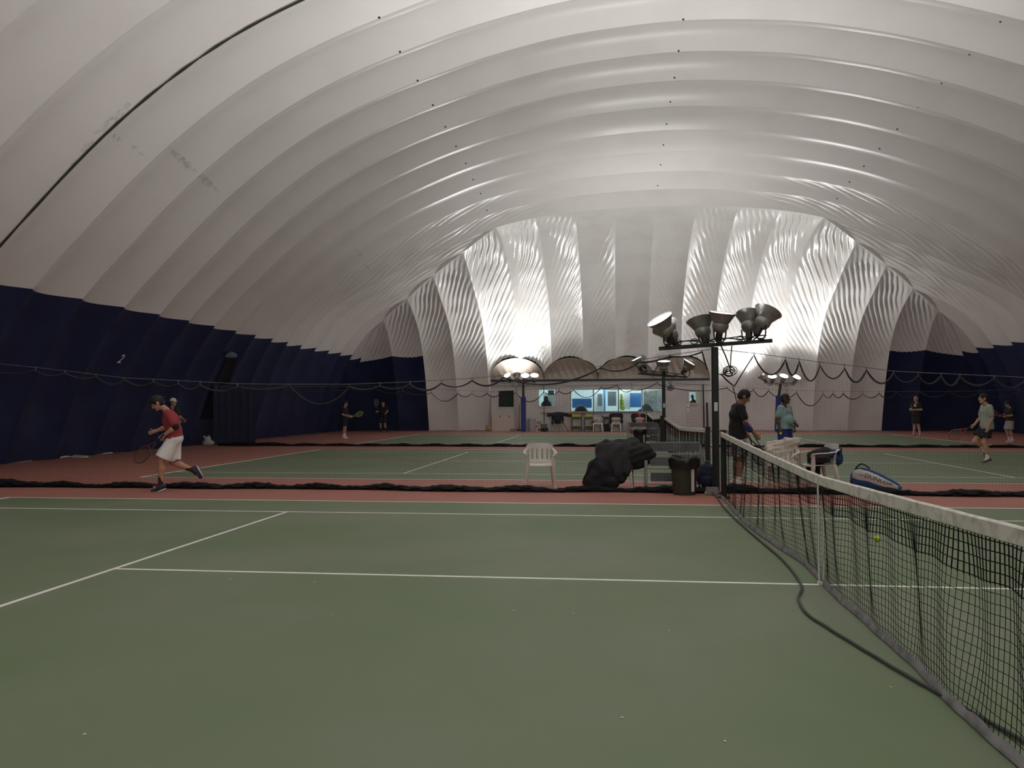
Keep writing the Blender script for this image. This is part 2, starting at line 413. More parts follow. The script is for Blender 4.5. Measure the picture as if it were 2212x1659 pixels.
def end_strip(xa, xb, r0, r1, nx, ne, e0f, e1f, wr, amp=.26):
    x = np.linspace(xa, xb, nx)[:, None]*np.ones((1, ne)); a = np.ones((nx, 1))*np.linspace(0, 1, ne)[None]
    t = (x-r0)/(r1-r0)
    lo = np.array([e0f(v) for v in x[:, 0]])[:, None]; hi = np.array([e1f(v) for v in x[:, 0]])[:, None]
    e = lo+(hi-lo)*a; z = fend(x, e); dz = (fend(x, e+.02)-fend(x, np.maximum(e-.02, 0)))/(.02+np.minimum(e, .02))
    L = np.sqrt(1+dz*dz); ne_, nz_ = -dz/L, 1/L
    top = np.minimum(HW-np.abs(x-XC), YE-Y8)
    nm = np.clip((top-e)/1.0, 0, 1)
    b = amp*4*t*(1-t)*np.clip(e/.6+.3, 0, 1)*(np.sqrt(nm) if abs((r0+r1)/2-XC) > 7.2 else sst((top-e)/3.0))
    if wr > 0:
        off = np.abs((r0+r1)/2-XC); sgn = -1.0 if (r0+r1)/2 < XC else 1.0
        st = np.clip((off-1.2)/5.5, .12, 1)
        tt = t if sgn < 0 else 1-t                        # 0 at the outer seam side
        env = st*np.sin(PI*np.clip(t, 0, 1))**.6*np.clip((e-.45)/.9, 0, 1)*np.clip((top-e)/.5, 0, 1)*(1.1-.55*np.abs(tt-.45))
        lat = tt*(r1-r0); arc = e*1.25+z*.75
        ph = 2*PI*(lat*.84-z*.54)/.215+.5*np.sin(arc*.8+off*3)+.25*np.sin(arc*2.3+lat*2)
        b = b+wr*env*(1.3*np.abs(np.sin(ph*.5+.3*np.sin(arc*1.7)))-.8+.35*np.sin(ph*1.03))*1.5*(.8+.2*np.sin(arc*3+off))
        b = b+.02*(1-st)*np.sin(PI*t)*np.sin(arc*9+2*np.sin(lat*4))*np.clip(1-np.abs(e-1.5)/2.0, 0, 1)
    e2 = e+ne_*b; z2 = z+nz_*b
    return np.stack([x, YE-e2, np.maximum(z2, 0)], -1)
for r0, r1 in zip(ribs_all[:-1], ribs_all[1:]):
    cuts = [r0] + [c for c in (FX0, FX1) if r0 < c < r1] + [r1]
    outer = r1 < XC-12.7 or r0 > XC+12.7
    corner = r1 < XC-14 or r0 > XC+14
    e1f = lambda x: float(min(HW-abs(x-XC), YE-Y8))
    for xa, xb in zip(cuts[:-1], cuts[1:]):
        mid = (xa+xb)/2; nx = max(10, int(44*(xb-xa)/1.85))
        if outer:
            ebf = lambda x: min(e_at_z(x, ZB)-(.20 if corner else .10)*4*((x-r0)/(r1-r0))*(1-(x-r0)/(r1-r0)), e1f(x))
            add(blue_acc, end_strip(xa, xb, r0, r1, nx, 30, lambda x: 0.0, ebf, 0, .34 if corner else .2), True)
            add(white_acc, end_strip(xa, xb, r0, r1, nx, 90, ebf, lambda x: max(e1f(x), ebf(x)), .045, .34 if corner else .2), True)
        elif FX0-.01 < mid < FX1+.01:
            eps = .002
            add(white_acc, end_strip(xa, xb, r0, r1, max(nx, 40), 260, lambda x: e_at_z(x, float(zlow(np.array(min(max(x, FX0+eps), FX1-eps))))), e1f, .048), True)
        else:
            add(white_acc, end_strip(xa, xb, r0, r1, nx, 260, lambda x: 0.0, e1f, .048), True)
tag(npmesh('wall_back', np.concatenate(white_acc[0]), np.concatenate(white_acc[1]), M_dome_end), kind='structure')
tag(npmesh('wall_back_skirt', np.concatenate(blue_acc[0]), np.concatenate(blue_acc[1]), M_navy), kind='structure')
# fabric lunettes between the clubhouse roof edge and the dome
for i in range(4):
    xs = np.linspace(LUN[i]+.01, LUN[i+1]-.01, 60); zt = zlow(xs); et = np.array([e_at_z(x, z) for x, z in zip(xs, zt)])
    a = np.linspace(0, 1, 24)
    X = xs[:, None]*np.ones((1, 24)); Yv = FY*(1-a)[None]+(YE-et)[:, None]*a[None]; Zv = FZ*(1-a)[None]+zt[:, None]*a[None]
    wv = .03*np.sin(X*16+Zv*7+i)*np.sin(PI*a)[None]
    Yv = Yv+wv+.25*np.sin(PI*a)[None]*np.clip((zt-FZ)[:, None], 0, 1)
    tag(npmesh('trim_%d' % (i+1), np.stack([X, Yv, Zv], -1), gridq(60, 24), M_tan), kind='structure')
# closing wall behind the camera
yb = EDGES[0] if EDGES[0] > -28 else [y for y in EDGES if y >= -28][0]
ss = np.linspace(0, 18, 60); zz = fside(ss, np.full_like(ss, yb)); xs = np.concatenate([XC-HW+ss, (XC+HW-ss)[::-1][1:]]); zs = np.concatenate([zz, zz[::-1][1:]])
Vb = np.stack([np.stack([xs, np.full_like(xs, yb+.05), 0*xs], -1), np.stack([xs, np.full_like(xs, yb+.05), np.minimum(zs, ZB)], -1), np.stack([xs, np.full_like(xs, yb+.05), zs], -1)], 1)
qb = gridq(len(xs), 3); tag(npmesh('wall_front', Vb, qb, None, smooth=False, mats=[M_navy, M_dome], mi=np.tile([0, 1], len(xs)-1)), kind='structure')

# ------------------------------------------------------------------ floodlight poles
def floodlight(parent, p, d, R=.235, foot_z=None, lamp=None, beam=1.0):
    """spun reflector pointing along d with its mouth centred at p"""
    p = Vector(p); d = Vector(d).normalized()
    m = MB(); prof = [(R, 0), (R+.005, -.006), (R*.97, -.018), (R*.76, -.10), (R*.60, -.17), (R*.55, -.185), (R*.585, -.20), (R*.58, -.25), (R*.50, -.30), (R*.36, -.335), (.058, -.35)]
    m.lathe(prof, p, d, 28); m.lathe([(R, 0), (R*.95, -.015), (R*.78, -.09)], p, d, 28)
    s = m.build('floodlight', M_lampshell, parent, True)
    f = MB(); k = 28; f.lathe([(.001, -.012), (R*.5, -.014), (R*.93, -.02)], p, d, k); f.build('lamp_face', lamp or M_lamp, s)
    ld = bpy.data.lights.new('beam', 'SPOT'); ld.energy = BEAM*beam; ld.spot_size = math.radians(138); ld.spot_blend = .85; ld.shadow_soft_size = .12; ld.color = (1.0, .98, .96)
    lo = bpy.data.objects.new('beam', ld); lo.location = p+d*.01; lo.rotation_mode = 'QUATERNION'; lo.rotation_quaternion = d.to_track_quat('Z', 'Y') @ Matrix.Rotation(PI, 3, 'X').to_quaternion(); link(lo, s)
    nck = MB(); nck.lathe([(.058, -.34), (.060, -.48), (.048, -.50), (.001, -.501)], p, d, 16); nck.build('neck', M_bracket, s, True)
    b = p+d*(-.30); x = d.cross(Vector((0, 0, 1)));
    if x.length < .15: x = Vector((1, 0, 0))
    x.normalize(); yk = MB(); zf = foot_z
    base = Vector((b.x, b.y, zf)) if zf is not None else b+Vector((0, 0, -.3))
    for sg in (-1, 1): yk.tube([base+x*sg*.05, base+x*sg*.115+Vector((0, 0, .06)), b+x*sg*.13], .013, 6)
    yk.tube([base-x*.07, base+x*.07], .016, 6)
    yk.build('yoke', M_bracket, s)
def coil(m, c, r, n, seed, rad=.007):
    g = random.Random(seed); pts = []
    for i in range(n*10+1):
        t = i/10*2*PI; rr = r*(1+.25*math.sin(t*.37+seed)); pts.append((c[0]+rr*math.cos(t), c[1]+.02*math.sin(t*1.3), c[2]+rr*.75*math.sin(t)+.02*math.sin(t*.21)))
    m.tube(pts, rad, 6)
def light_pole(label, loc, rz, tilt, lamps, barlen=.95, top=2.50, sticker=True, coils=True, lamp=None, beam=1.0):
    t = thing('light_pole', label, 'light pole', loc, rz, 'floodlight poles beside the nets')
    m = MB(); m.box((0, 0, top/2), (.105, .105, top), bev=.008); m.box((0, 0, .012), (.24, .24, .024)); m.build('pole', M_pole, t, False)
    R = Matrix.Rotation(-tilt, 3, 'Y')
    m = MB(); m.box((0, 0, top+.04), (2*barlen, .09, .06), rot=R); m.box((-.25, -.05, top+.03), (1.3, .03, .05), rot=R); m.build('crossbar', M_pole, t, False)
    zat = lambda x: top+.07+x*math.sin(tilt)
    for (x, y, dx, dy, dz, h, bf) in lamps:
        floodlight(t, (x+dx*.30, y+dy*.30, zat(x)+h), (dx, dy, dz), foot_z=zat(x), lamp=lamp, beam=beam*bf)
    c = MB()
    xs = np.linspace(-barlen*.9, barlen*.9, 26); c.tube([(x, -.04+.03*math.sin(x*9), zat(x)+.02+.05*abs(math.sin(x*5+1))) for x in xs], .012, 6)
    c.tube([(x, .05, zat(x)+.02+.06*abs(math.sin(x*4.1))) for x in xs], .010, 6)
    if coils:
        coil(c, (.24, -.02, top-.42), .10, 4, 3); coil(c, (.22, .02, top-.46), .07, 3, 5)
        c.tube([(.10, -.02, top+.02), (.17, -.03, top-.15), (.24, -.02, top-.35), (.26, 0, top-.45)], .012, 6)
        c.tube([(.28, -.02, top+.02), (.26, -.02, top-.2), (.25, 0, top-.4), (.1, 0, top-.48), (.05, 0, top-.46)], .010, 6)
    for i, x in enumerate((-.62, -.35, .42)): coil(c, (x, -.03, zat(x)+.03), .055, 2, 11+i, .006)
    c.tube([(-.06, -.058, top), (-.062, -.06, .1)], .011, 6)
    c.build('cable', M_cable, t)
    if sticker:
        s = MB(); s.box((0.0, -.0545, 1.48), (.06, .003, .15)); s.build('sticker', M_white, t)
    return t
LAMPS_A = [(-.80, -.12, -.48, -.30, .82, .46, 1.2), (-.70, .22, -.42, .42, .80, .38, 1.2), (.07, -.12, .12, -.20, .97, .50, .45), (-.17, .14, -.20, .25, .95, .44, .45), (.76, -.06, .46, .24, .85, .49, 1.2), (.60, .16, .10, .42, .90, .47, 1)]
LAMPS_B = [(-.84, -.10, -.42, -.12, .88, .46, .3), (-.70, .12, -.35, .75, .55, .44, 1.0), (0.0, -.10, .0, -.2, .97, .46, .2), (.02, .14, -.05, .85, .50, .44, 1.0), (.72, -.08, .50, -.18, .82, .50, .3), (.80, .14, .35, .75, .55, .44, 1.0)]
light_pole('dark floodlight pole with a small white sticker behind the olive bin and grey junction box', (0.0, 7.1, 0), 0, .06, LAMPS_A)
light_pole('dark floodlight pole in front of the clubhouse beside the middle tennis net', (0.02, 21.9, 0), 0, -.10, LAMPS_B, .80, lamp=M_lamp_dim, beam=.75)
light_pole('unseen dark floodlight pole added beside the camera at the near end of the closest net', (0.0, -7.2, 0), 0, .03, LAMPS_A, sticker=False, lamp=M_lamp_added, beam=1.15)  # added out of view to brighten the closest court and the roof above
def padded_pole(label, loc, lean, lamps, top=2.72):
    t = thing('padded_light_pole', label, 'light pole', loc, 0, 'blue padded floodlight poles at the far wall')
    m = MB(); m.box((lean*.25, 0, 1.0), (.27, .27, 2.0), rot=Matrix.Rotation(lean*.25, 3, 'Y'), bev=.05); m.build('pad', M_padblue, t, True)
    m = MB(); m.tube([(lean*.48, 0, 1.9), (lean, 0, top)], .07, 10); m.build('pole', M_pole, t, True)
    m = MB(); m.box((lean, 0, top+.03), (1.7, .08, .06)); m.build('crossbar', M_alu, t)
    for (x, y, dx, dy, dz, h) in lamps: floodlight(t, (lean+x+dx*.3, y+dy*.3, top+.05+h), (dx, dy, dz), foot_z=top+.06, beam=.40)
    for i, x in enumerate((-.6, -.2, .25, .6)): c = MB(); coil(c, (lean+x, -.05, top-.05), .09, 2, 21+i, .008); c.build('cable_coil', M_cable, t)
    return t
padded_pole('blue padded floodlight pole in front of the clubhouse windows', (-6.75, 38.4, 0), .0, [(-.80, -.05, -.35, -.55, .75, .40), (-.35, .0, -.1, .5, .85, .45), (.10, -.05, .08, -.62, .75, .40), (.62, -.05, .10, -.55, .80, .40)])
padded_pole('blue padded floodlight pole beside the man in the teal shirt', (7.02, 38.4, 0), .20, [(-.85, .0, -.55, .1, .75, .42), (-.45, -.05, -.05, -.50, .85, .36), (.10, -.05, .15, -.52, .82, .38), (.72, -.05, .28, -.52, .78, .32)], top=2.6)
light_pole('unseen dark floodlight pole added beyond the court behind the camera', (0.0, -21.9, 0), 0, .03, LAMPS_A, sticker=False, lamp=M_lamp_added, beam=1.15)  # second unseen pole, added for more light on the near half

# ------------------------------------------------------------------ strand meshes (nets)
def strands(P, r, n=3):
    """P: list of polylines as (k,3) arrays -> verts, quads of thin prisms"""
    VV = []; QQ = []; base = 0
    for p in P:
        k = len(p)
        if k < 2: continue
        T = np.gradient(p, axis=0); T /= np.maximum(np.linalg.norm(T, axis=1, keepdims=True), 1e-9)
        up = np.array([0, 0, 1.0]) if abs(T[0][2]) < .8 else np.array([1.0, .2, 0])
        a = np.cross(T, up); a /= np.maximum(np.linalg.norm(a, axis=1, keepdims=True), 1e-9); b = np.cross(T, a)
        an = 2*PI*np.arange(n)/n
        V = p[:, None]+r*(np.cos(an)[None, :, None]*a[:, None]+np.sin(an)[None, :, None]*b[:, None])
        i, j = np.meshgrid(np.arange(k-1), np.arange(n), indexing='ij'); j2 = (j+1) % n
        QQ.append(np.stack([i*n+j, i*n+j2, (i+1)*n+j2, (i+1)*n+j], -1).reshape(-1, 4)+base); VV.append(V.reshape(-1, 3)); base += k*n
    return np.concatenate(VV), np.concatenate(QQ)

# ------------------------------------------------------------------ tennis nets
def tennis_net(label, y0, xoff, detail, bottom=None, yA=None, yB=None, wave=1.0, seed=1):
    """net along y at x = 0; bottom(y) = sideways drift of the hem"""
    t = thing('tennis_net', label, 'tennis net', (0, y0, 0), 0, 'tennis nets across the courts')
    yA = -6.36 if yA is None else yA; yB = 6.36 if yB is None else yB
    top = lambda y: .914+(1.07-.914)*np.abs(y/6.4)**1.15
    bottom = bottom or (lambda y: 0*y)
    def surf(y, f):                                        # f = 0 at the band, 1 at the hem
        zt = top(y)-.045; z = zt*(1-f)+.03*f+.015*np.sin(y*7.3+seed)*f*(1-f)*4
        x = bottom(y)*f**1.6+wave*(.022*np.sin(y*6.1+1.2*f+seed)+.015*np.sin(y*14.7+2.3*f))*np.sin(PI*np.clip(f*.9+.05, 0, 1))
        yy = y+.02*np.sin(3*f+y*5)*f
        return np.stack([x+0*f, yy, z], -1)
    sq = .045 if detail else .06
    ys = np.arange(yA, yB, sq); nr = int(.88/sq); P = []
    fs = np.linspace(0, 1, 24)
    for y in ys: P.append(surf(np.full_like(fs, y), fs))
    yl = np.arange(yA, yB, .05)
    for i in range(nr+1): P.append(surf(yl, np.full_like(yl, i/nr)))
    V, Q = strands(P, .0020 if detail else .0022); npmesh('netting', V, Q, M_black, t, False)
    P2 = []                                                # doubled top rows
    for i in range(1, 6): P2.append(surf(yl, np.full_like(yl, (i)/nr)))
    for y in ys: f5 = np.linspace(0, 5.2/nr, 5); P2.append(surf(np.full_like(f5, y+.004), f5))
    V, Q = strands(P2, .0034); npmesh('double_mesh', V, Q, M_black, t, False)
    yb = np.linspace(yA, yB, 160); rings = []
    for y in yb:
        z = float(top(y)); wv = .004*math.sin(y*9); wv2 = .003*math.sin(y*31)
        rings.append([(.016+wv, y, z-.002), (.008+wv, y, z+.006), (-.008+wv, y, z+.006), (-.016+wv, y, z-.002), (-.014+wv2, y, z-.072), (-.006, y, z-.078), (.006, y, z-.078), (.014+wv2, y, z-.072)])
    MB().loft(rings).build('headband', M_band, t, True)
    hb = surf(yb, np.full_like(yb, 1.0)); rings = []
    g = random.Random(seed)
    for i, p in enumerate(hb):
        wv = .006*math.sin(i*1.9)+g.uniform(-.004, .004); h = .035+wv
        rings.append([(p[0]+.012, p[1], .012), (p[0]+.014, p[1], .012+h*.6), (p[0], p[1], .02+h), (p[0]-.016-wv, p[1], .012+h*.5), (p[0]-.02, p[1], .008)])
    MB().loft(rings).build('hem', M_hem if detail else M_black, t, True)
    m = MB(); m.box((-.017, 0, .46), (.004, .05, .90)); m.box((.017, 0, .46), (.004, .05, .90)); m.box((0, 0, .921), (.04, .05, .006)); m.box((0, 0, .012), (.05, .07, .024)); m.build('centre_strap', M_white, t)
    return t
def hem1(y): return -.07*np.exp(-((y-3.6)/1.5)**2)+.06*np.exp(-((y-.8)/.8)**2)-.05*np.exp(-((y+3.2)/.8)**2)
tennis_net('closest tennis net with a dirty white headband running off past the camera', 0.0, 0, True, hem1, yA=-6.36, yB=6.36)
tennis_net('middle tennis net in front of the clubhouse, beyond the overflowing black jackets', COURTS[1], 0, False, seed=2, wave=.5)
tennis_net('farthest tennis net, ending at the clubhouse wall', COURTS[2], 0, False, seed=3, wave=.3)
def net_post(label, x, y, s):
    t = thing('net_post', label, 'net post', (x, y, 0), 0, 'net posts')
    m = MB(); m.box((0, 0, .54), (.085, .085, 1.08), bev=.006); m.build('post', M_post, t)
    m = MB(); m.box((0, 0, 1.09), (.095, .095, .025), bev=.004); m.build('cap', M_blacktrim, t)
    m = MB(); m.box((0, 0, .01), (.18, .18, .02)); m.build('base_plate', M_blacktrim, t)
    m = MB(); m.lathe([(.001, 0), (.03, 0), (.03, .05), (.001, .05)], (.045*1, s*.02, .75), (1, 0, 0), 10); m.tube([(.09, s*.02, .75), (.09, s*.02, .65), (.12, s*.02, .65)], .008, 6); m.build('winch', M_alu, t)
    return t
net_post('net post holding the far end of the closest net, behind the grey junction box', .04, 6.45, 1)
net_post('net post holding the camera end of the closest net', .0, -6.45, -1)
net_post('net post at the near end of the middle net, left of the white-stickered light pole', .0, COURTS[1]-6.45, -1)
net_post('net post at the far end of the middle net', .0, COURTS[1]+6.45, 1)
net_post('net post at the near end of the farthest net', .0, COURTS[2]-6.45, -1)
net_post('net post at the clubhouse end of the farthest net', .0, COURTS[2]+6.45, 1)

# ------------------------------------------------------------------ divider nets between courts
def divider_net(label, y0, xa, xb, cable_pts, rope_pts, seed, bundle, hole=None):
    """cable_pts / rope_pts: (x, z) knots; the rope sags between clips"""
    t = thing('divider_net', label, 'divider net', (0, y0, 0), 0, 'black divider nets between the courts')
    cx, cz = zip(*cable_pts); rx = []; rz = []
    for (x0, z0, sag), (x1, z1, _) in zip(rope_pts[:-1], rope_pts[1:]):
        s = np.linspace(0, 1, 14)[:-1]; rx += list(x0+(x1-x0)*s); rz += list(z0+(z1-z0)*s-sag*4*s*(1-s))
    rx.append(rope_pts[-1][0]); rz.append(rope_pts[-1][1]); rx = np.array(rx); rz = np.array(rz)
    ztop = lambda x: np.interp(x, rx, rz)
    wob = lambda x, f: .05*np.sin(x*1.7+seed)*(1-f)+.035*np.sin(x*4.3+f*3+seed)*np.sin(PI*f)+.015*np.sin(x*11+f*4)
    def surf(x, f): zt = ztop(x); return np.stack([x+.03*np.sin(x*3+5*f)*f, wob(x, f), .05*f+zt*(1-f)-.05*np.sin(x*2.1+f*2)*np.sin(PI*f)*.6], -1)
    fs = np.linspace(0, 1, 14); P = []
    for x in np.arange(xa, xb, .047): P.append(surf(np.full_like(fs, x), fs))
    xl = np.arange(xa, xb, .09)
    for i in range(1, 44): P.append(surf(xl, np.full_like(xl, i/44)))
    V, Q = strands(P, .0008); npmesh('netting', V, Q, M_black, t, False)
    rp = surf(rx, np.zeros_like(rx)); rad = .010+.007*np.abs(np.sin(rx*2.3+seed))
    MB().tube(rp, rad, 6).build('top_rope', M_rope, t, True)
    for (x0, z0, sag) in rope_pts:
        zc = float(np.interp(x0, cx, cz))
        if zc-z0 < .25:
            m = MB(); p = surf(np.array([x0]), np.zeros(1))[0]; m.tube([(p[0], p[1], p[2]-.02), (p[0], p[1]*.5, zc+.012)], .008, 5); m.build('clip', M_greyrope, t)
    # bunched netting lying along the floor
    rings = []; g = random.Random(seed)
    for i, x in enumerate(np.linspace(xa, xb, 260)):
        h = .07+.05*max(0, math.sin(x*.9+seed))*max(0, math.sin(x*.37+1))+.02*math.sin(x*5.1)+g.uniform(0, .02); wd = .10+.05*math.sin(x*1.3+seed)+g.uniform(0, .03); yo = bundle+.06*math.sin(x*.7+seed)+.03*math.sin(x*2.9)
        rings.append([(x, yo+wd*math.cos(a)*(1+.2*math.sin(5*a+i)), max(.004, h*.5+h*.62*math.sin(a)*(1+.15*math.sin(3*a+i*.7)))) for a in np.linspace(0, 2*PI, 11)[:-1]])
    MB().loft(rings).build('bunched_hem', M_black, t, True)
    return t
def cable(label, y0, pts, r=.006):
    m = MB(); m.tube([(x, y0, z) for x, z in pts], r, 6); o = m.build('support_cable', M_greyrope, None, True)
    return tag(o, label, 'cable', 'steel cables carrying the divider nets')
Y1, Y2 = 7.22, 22.45
px1 = lambda u, v: (lambda p: (float(p[0]), float(p[2])))(aty(u, v, Y1))
px2 = lambda u, v: (lambda p: (float(p[0]), float(p[2])))(aty(u, v, Y2))
left1 = [(-16.55, 2.40)] + [px1(*q) for q in [(-60, 780), (81, 794), (143, 801), (267, 816), (386, 822), (515, 829), (625, 830), (754, 830), (887, 825), (1020, 817), (1087, 811), (1298, 791), (1447, 767), (1517, 757)]] + [(-.06, 2.47)]
right1 = [(.06, 2.47)] + [px1(*q) for q in [(1629, 763), (1696, 772), (1770, 782), (1872, 794), (1932, 802), (2035, 807), (2147, 812), (2212, 815)]] + [(12.0, 1.98), (17.0, 2.3)]
cable('thin steel cable from the left wall to the nearest light pole', Y1, left1)
cable('thin steel cable from the nearest light pole to the right wall', Y1, right1)
def rope(fn, L): return [(fn(u, v)[0], fn(u, v)[1], s) for u, v, s in L]
rl = [(-16.4, 2.28, .1), (-15.5, 2.25, .1)] + rope(px1, [(-60, 790, .1), (81, 800, .08), (143, 806, .07), (207, 813, .12), (267, 820, .1), (330, 824, .07), (386, 828, .1), (434, 831, .1), (515, 835, .06), (625, 833, .33), (754, 835, .06), (821, 834, .07), (887, 830, .12), (954, 828, .09), (1020, 822, .12), (1087, 815, .2), (1298, 795, .10), (1380, 783, .03), (1447, 770, .04), (1517, 760, .0)])
rl.append((-.12, 2.12, 0))
rr = [(.12, 2.05, .02)] + rope(px1, [(1587, 834, -.01), (1629, 767, .30), (1696, 777, .25), (1725, 781, .30), (1770, 789, .2), (1823, 796, .22), (1872, 799, .2), (1932, 806, .14), (1985, 810, .14), (2035, 812, .16), (2075, 813, .14), (2147, 816, .15), (2212, 820, .12)]) + [(11.5, 1.9, .15), (13, 1.9, .15), (15, 2.05, .15), (16.8, 2.2, 0)]
divider_net('black divider net between the closest and middle courts, left of the nearest light pole', Y1, -16.35, -.10, left1, rl, 1, -.05)
divider_net('zigzag-topped black divider net on the right of the nearest light pole', Y1, .12, 16.6, right1, rr, 2, -.06)
c2 = [(-17.0, 2.25), px2(811, 834), px2(1051, 846), px2(1298, 834), px2(1420, 822), (0, 2.3), px2(1571, 835), px2(1720, 844), px2(1899, 846), px2(2100, 845), (17.2, 2.2)]
cable('thin steel cable over the gap between the middle and farthest courts', Y2, c2, .005)
r2 = [(-16.8, 2.1, .1)] + rope(px2, [(811, 838, .15), (870, 844, .12), (931, 848, .3), (989, 850, .12), (1020, 850, .12), (1052, 850, .13), (1084, 849, .13), (1114, 848, .35), (1175, 846, .12), (1208, 845, .12), (1239, 842, .32), (1298, 837, .06), (1332, 832, .15), (1365, 842, .1), (1420, 826, .05)]) + [(0, 2.2, .15)] + rope(px2, [(1571, 838, .2), (1628, 842, .22), (1660, 844, .25), (1720, 848, .45), (1778, 850, .15), (1800, 850, .15), (1822, 850, .2), (1864, 850, .15), (1899, 850, .18), (1935, 848, .18), (1985, 846, .2), (2050, 845, .2), (2120, 845, .2), (2200, 846, .2)]) + [(17.0, 2.1, 0)]
divider_net('black divider net between the middle court and the farthest court', Y2, -16.7, 16.9, c2, r2, 3, .05)

# ------------------------------------------------------------------ clubhouse front at the far wall
def px3(u, v, y=FY): p = aty(u, v, y); return float(p[0]), float(p[2])
def build_clubhouse():
    # openings: (x0, x1, z0, z1)
    W = [px3(1077, 879)[0], px3(1110, 879)[0], px3(1110, 879)[1], px3(1110, 844)[1]]
    W2 = [px3(1164, 877)[0], px3(1199, 877)[0], px3(1199, 877)[1], px3(1199, 842)[1]]
    W3 = [px3(1234, 888)[0], px3(1433, 888)[0], px3(1433, 888)[1], px3(1433, 841)[1]]
    DR = [px3(1482, 921)[0], px3(1514, 921)[0], .04, px3(1514, 842)[1]]
    ops = [W, W2, W3, DR]
    xs = sorted({FX0, FX1} | {o[0] for o in ops} | {o[1] for o in ops}); zs = sorted({0, FZ} | {o[2] for o in ops} | {o[3] for o in ops})
    m = MB()
    for a, b in zip(xs[:-1], xs[1:]):
        for c, d in zip(zs[:-1], zs[1:]):
            cx, cz = (a+b)/2, (c+d)/2
            if any(o[0] < cx < o[1] and o[2] < cz < o[3] for o in ops): continue
            n = max(1, int((b-a)/.20))
            for i in range(n):                             # vertical boards
                x0 = a+(b-a)*i/n; x1 = a+(b-a)*(i+1)/n
                m.box(((x0+x1)/2, FY+.06, cz), (x1-x0-.006, .12, d-c))
            m.box((cx, FY+.08, cz), (b-a, .10, d-c))
    tag(m.build('wall_clubhouse', M_siding), kind='structure')
    def framed(n, o, mull=(), sill=True, fr=.05):
        g = MB(); g.box(((o[0]+o[1])/2, FY+.09, (o[2]+o[3])/2), (o[1]-o[0], .01, o[3]-o[2]))
        gl = mat('pane_glass', (.75, .85, .84), .06, spec=.5, trans=1.0)
        t = tag(g.build('window_%d' % n, gl), kind='structure')
        f = MB()
        f.box(((o[0]+o[1])/2, FY-.01, o[3]+fr/2), (o[1]-o[0]+2*fr, .06, fr)); f.box(((o[0]+o[1])/2, FY-.02, o[2]-fr/2), (o[1]-o[0]+2.4*fr, .09, fr))
        for x in (o[0]-fr/2, o[1]+fr/2): f.box((x, FY-.01, (o[2]+o[3])/2), (fr, .06, o[3]-o[2]))
        for x in mull: f.box((x, FY+.02, (o[2]+o[3])/2), (.07, .10, o[3]-o[2]))
        f.build('window_frame', M_frame if n < 3 else mat('frame_grey', (.30, .28, .27), .5), t); return t
    framed(1, W); framed(2, W2)
    framed(3, W3, [px3(1282, 860)[0], px3(1336, 860)[0], px3(1387, 860)[0]], fr=.035)
    # blind behind the first window, room behind the others
    b = MB(); b.box(((W[0]+W[1])/2, FY+.18, (W[2]+W[3])/2), (W[1]-W[0]+.1, .02, W[3]-W[2]+.1)); tag(b.build('window_blind', mat('blind_green', (.10, .125, .105), .7)), 'dark green blind closed behind the left window of the clubhouse', 'blind')
    r = MB(); x0, x1 = FX0+.2, FX1; r.box(((x0+x1)/2, FY+2.6, FZ/2), (x1-x0, .05, FZ)); r.box((x0, FY+1.4, FZ/2), (.05, 2.4, FZ)); r.box((x1, FY+1.4, FZ/2), (.05, 2.4, FZ)); r.box(((x0+x1)/2, FY+1.4, FZ-.05), (x1-x0, 2.4, .05)); r.box(((x0+x1)/2, FY+1.36, .01), (x1-x0, 2.38, .02))
    tag(r.build('wall_clubhouse_inside', mat('room_white', (.62, .70, .70), .6)), kind='structure')
    d = MB(); d.box((W2[0]-.35, FY+1.2, FZ/2), (.05, 2.2, FZ)); tag(d.build('wall_clubhouse_partition', mat('room_white', (.62, .70, .70), .6)), kind='structure')
    lm = mat('tube_light', (.9, .95, 1), .4, emit=((.88, .97, 1.0), 45.0))
    for i, x in enumerate((-5.4, -2.6, -.4, 1.6)):
        t = MB(); t.box((x, FY+1.3, FZ-.11), (1.1, .16, .05)); o = t.build('ceiling_light', lm); tag(o, ['fluorescent light inside the clubhouse behind the small poster window', 'fluorescent light inside the clubhouse behind the left end of the wide window', 'fluorescent light inside the clubhouse behind the middle of the wide window', 'fluorescent light inside the clubhouse behind the right end of the wide window'][i], 'ceiling light', 'clubhouse ceiling lights')
    blue = mat('poster_blue', (.045, .20, .52), .5); wht = mat('poster_white', (.80, .84, .84), .5); grey = mat('notice_grey', (.16, .19, .20), .6); lime = mat('lime_cloth', (.28, .40, .05), .8)
    def board(label, u0, v0, u1, v1, dy, mm, cat='board', nm='notice_board'):
        a = px3(u0, v1, FY+dy); c = px3(u1, v0, FY+dy); t = MB(); t.box(((a[0]+c[0])/2, FY+dy, (a[1]+c[1])/2), (c[0]-a[0], .03, c[1]-a[1])); tag(t.build(nm, mm), label, cat)
    board('blue board leaning inside the left pane of the wide clubhouse window', 1236, 861, 1278, 881, 1.2, blue)
    board('tall white notice inside the clubhouse, left of the blue window strip', 1284, 842, 1302, 887, 1.6, wht)
    board('dark notice sheet pinned on the tall white notice', 1291, 851, 1301, 877, 1.5, grey)
    board('narrow blue strip between two notices inside the wide window', 1304, 842, 1307.5, 888, 1.5, blue)
    board('grey cabinet inside the clubhouse with white papers around it', 1313, 846, 1331, 877, 1.5, grey, 'cabinet', 'cabinet')
    board('pale price sheet inside the clubhouse, right of the lime cloth', 1348, 849, 1362, 884, 1.5, wht)
    board('blue poster hanging inside the clubhouse right of the price sheet', 1361, 849, 1385, 880, 1.4, blue, 'poster', 'poster')
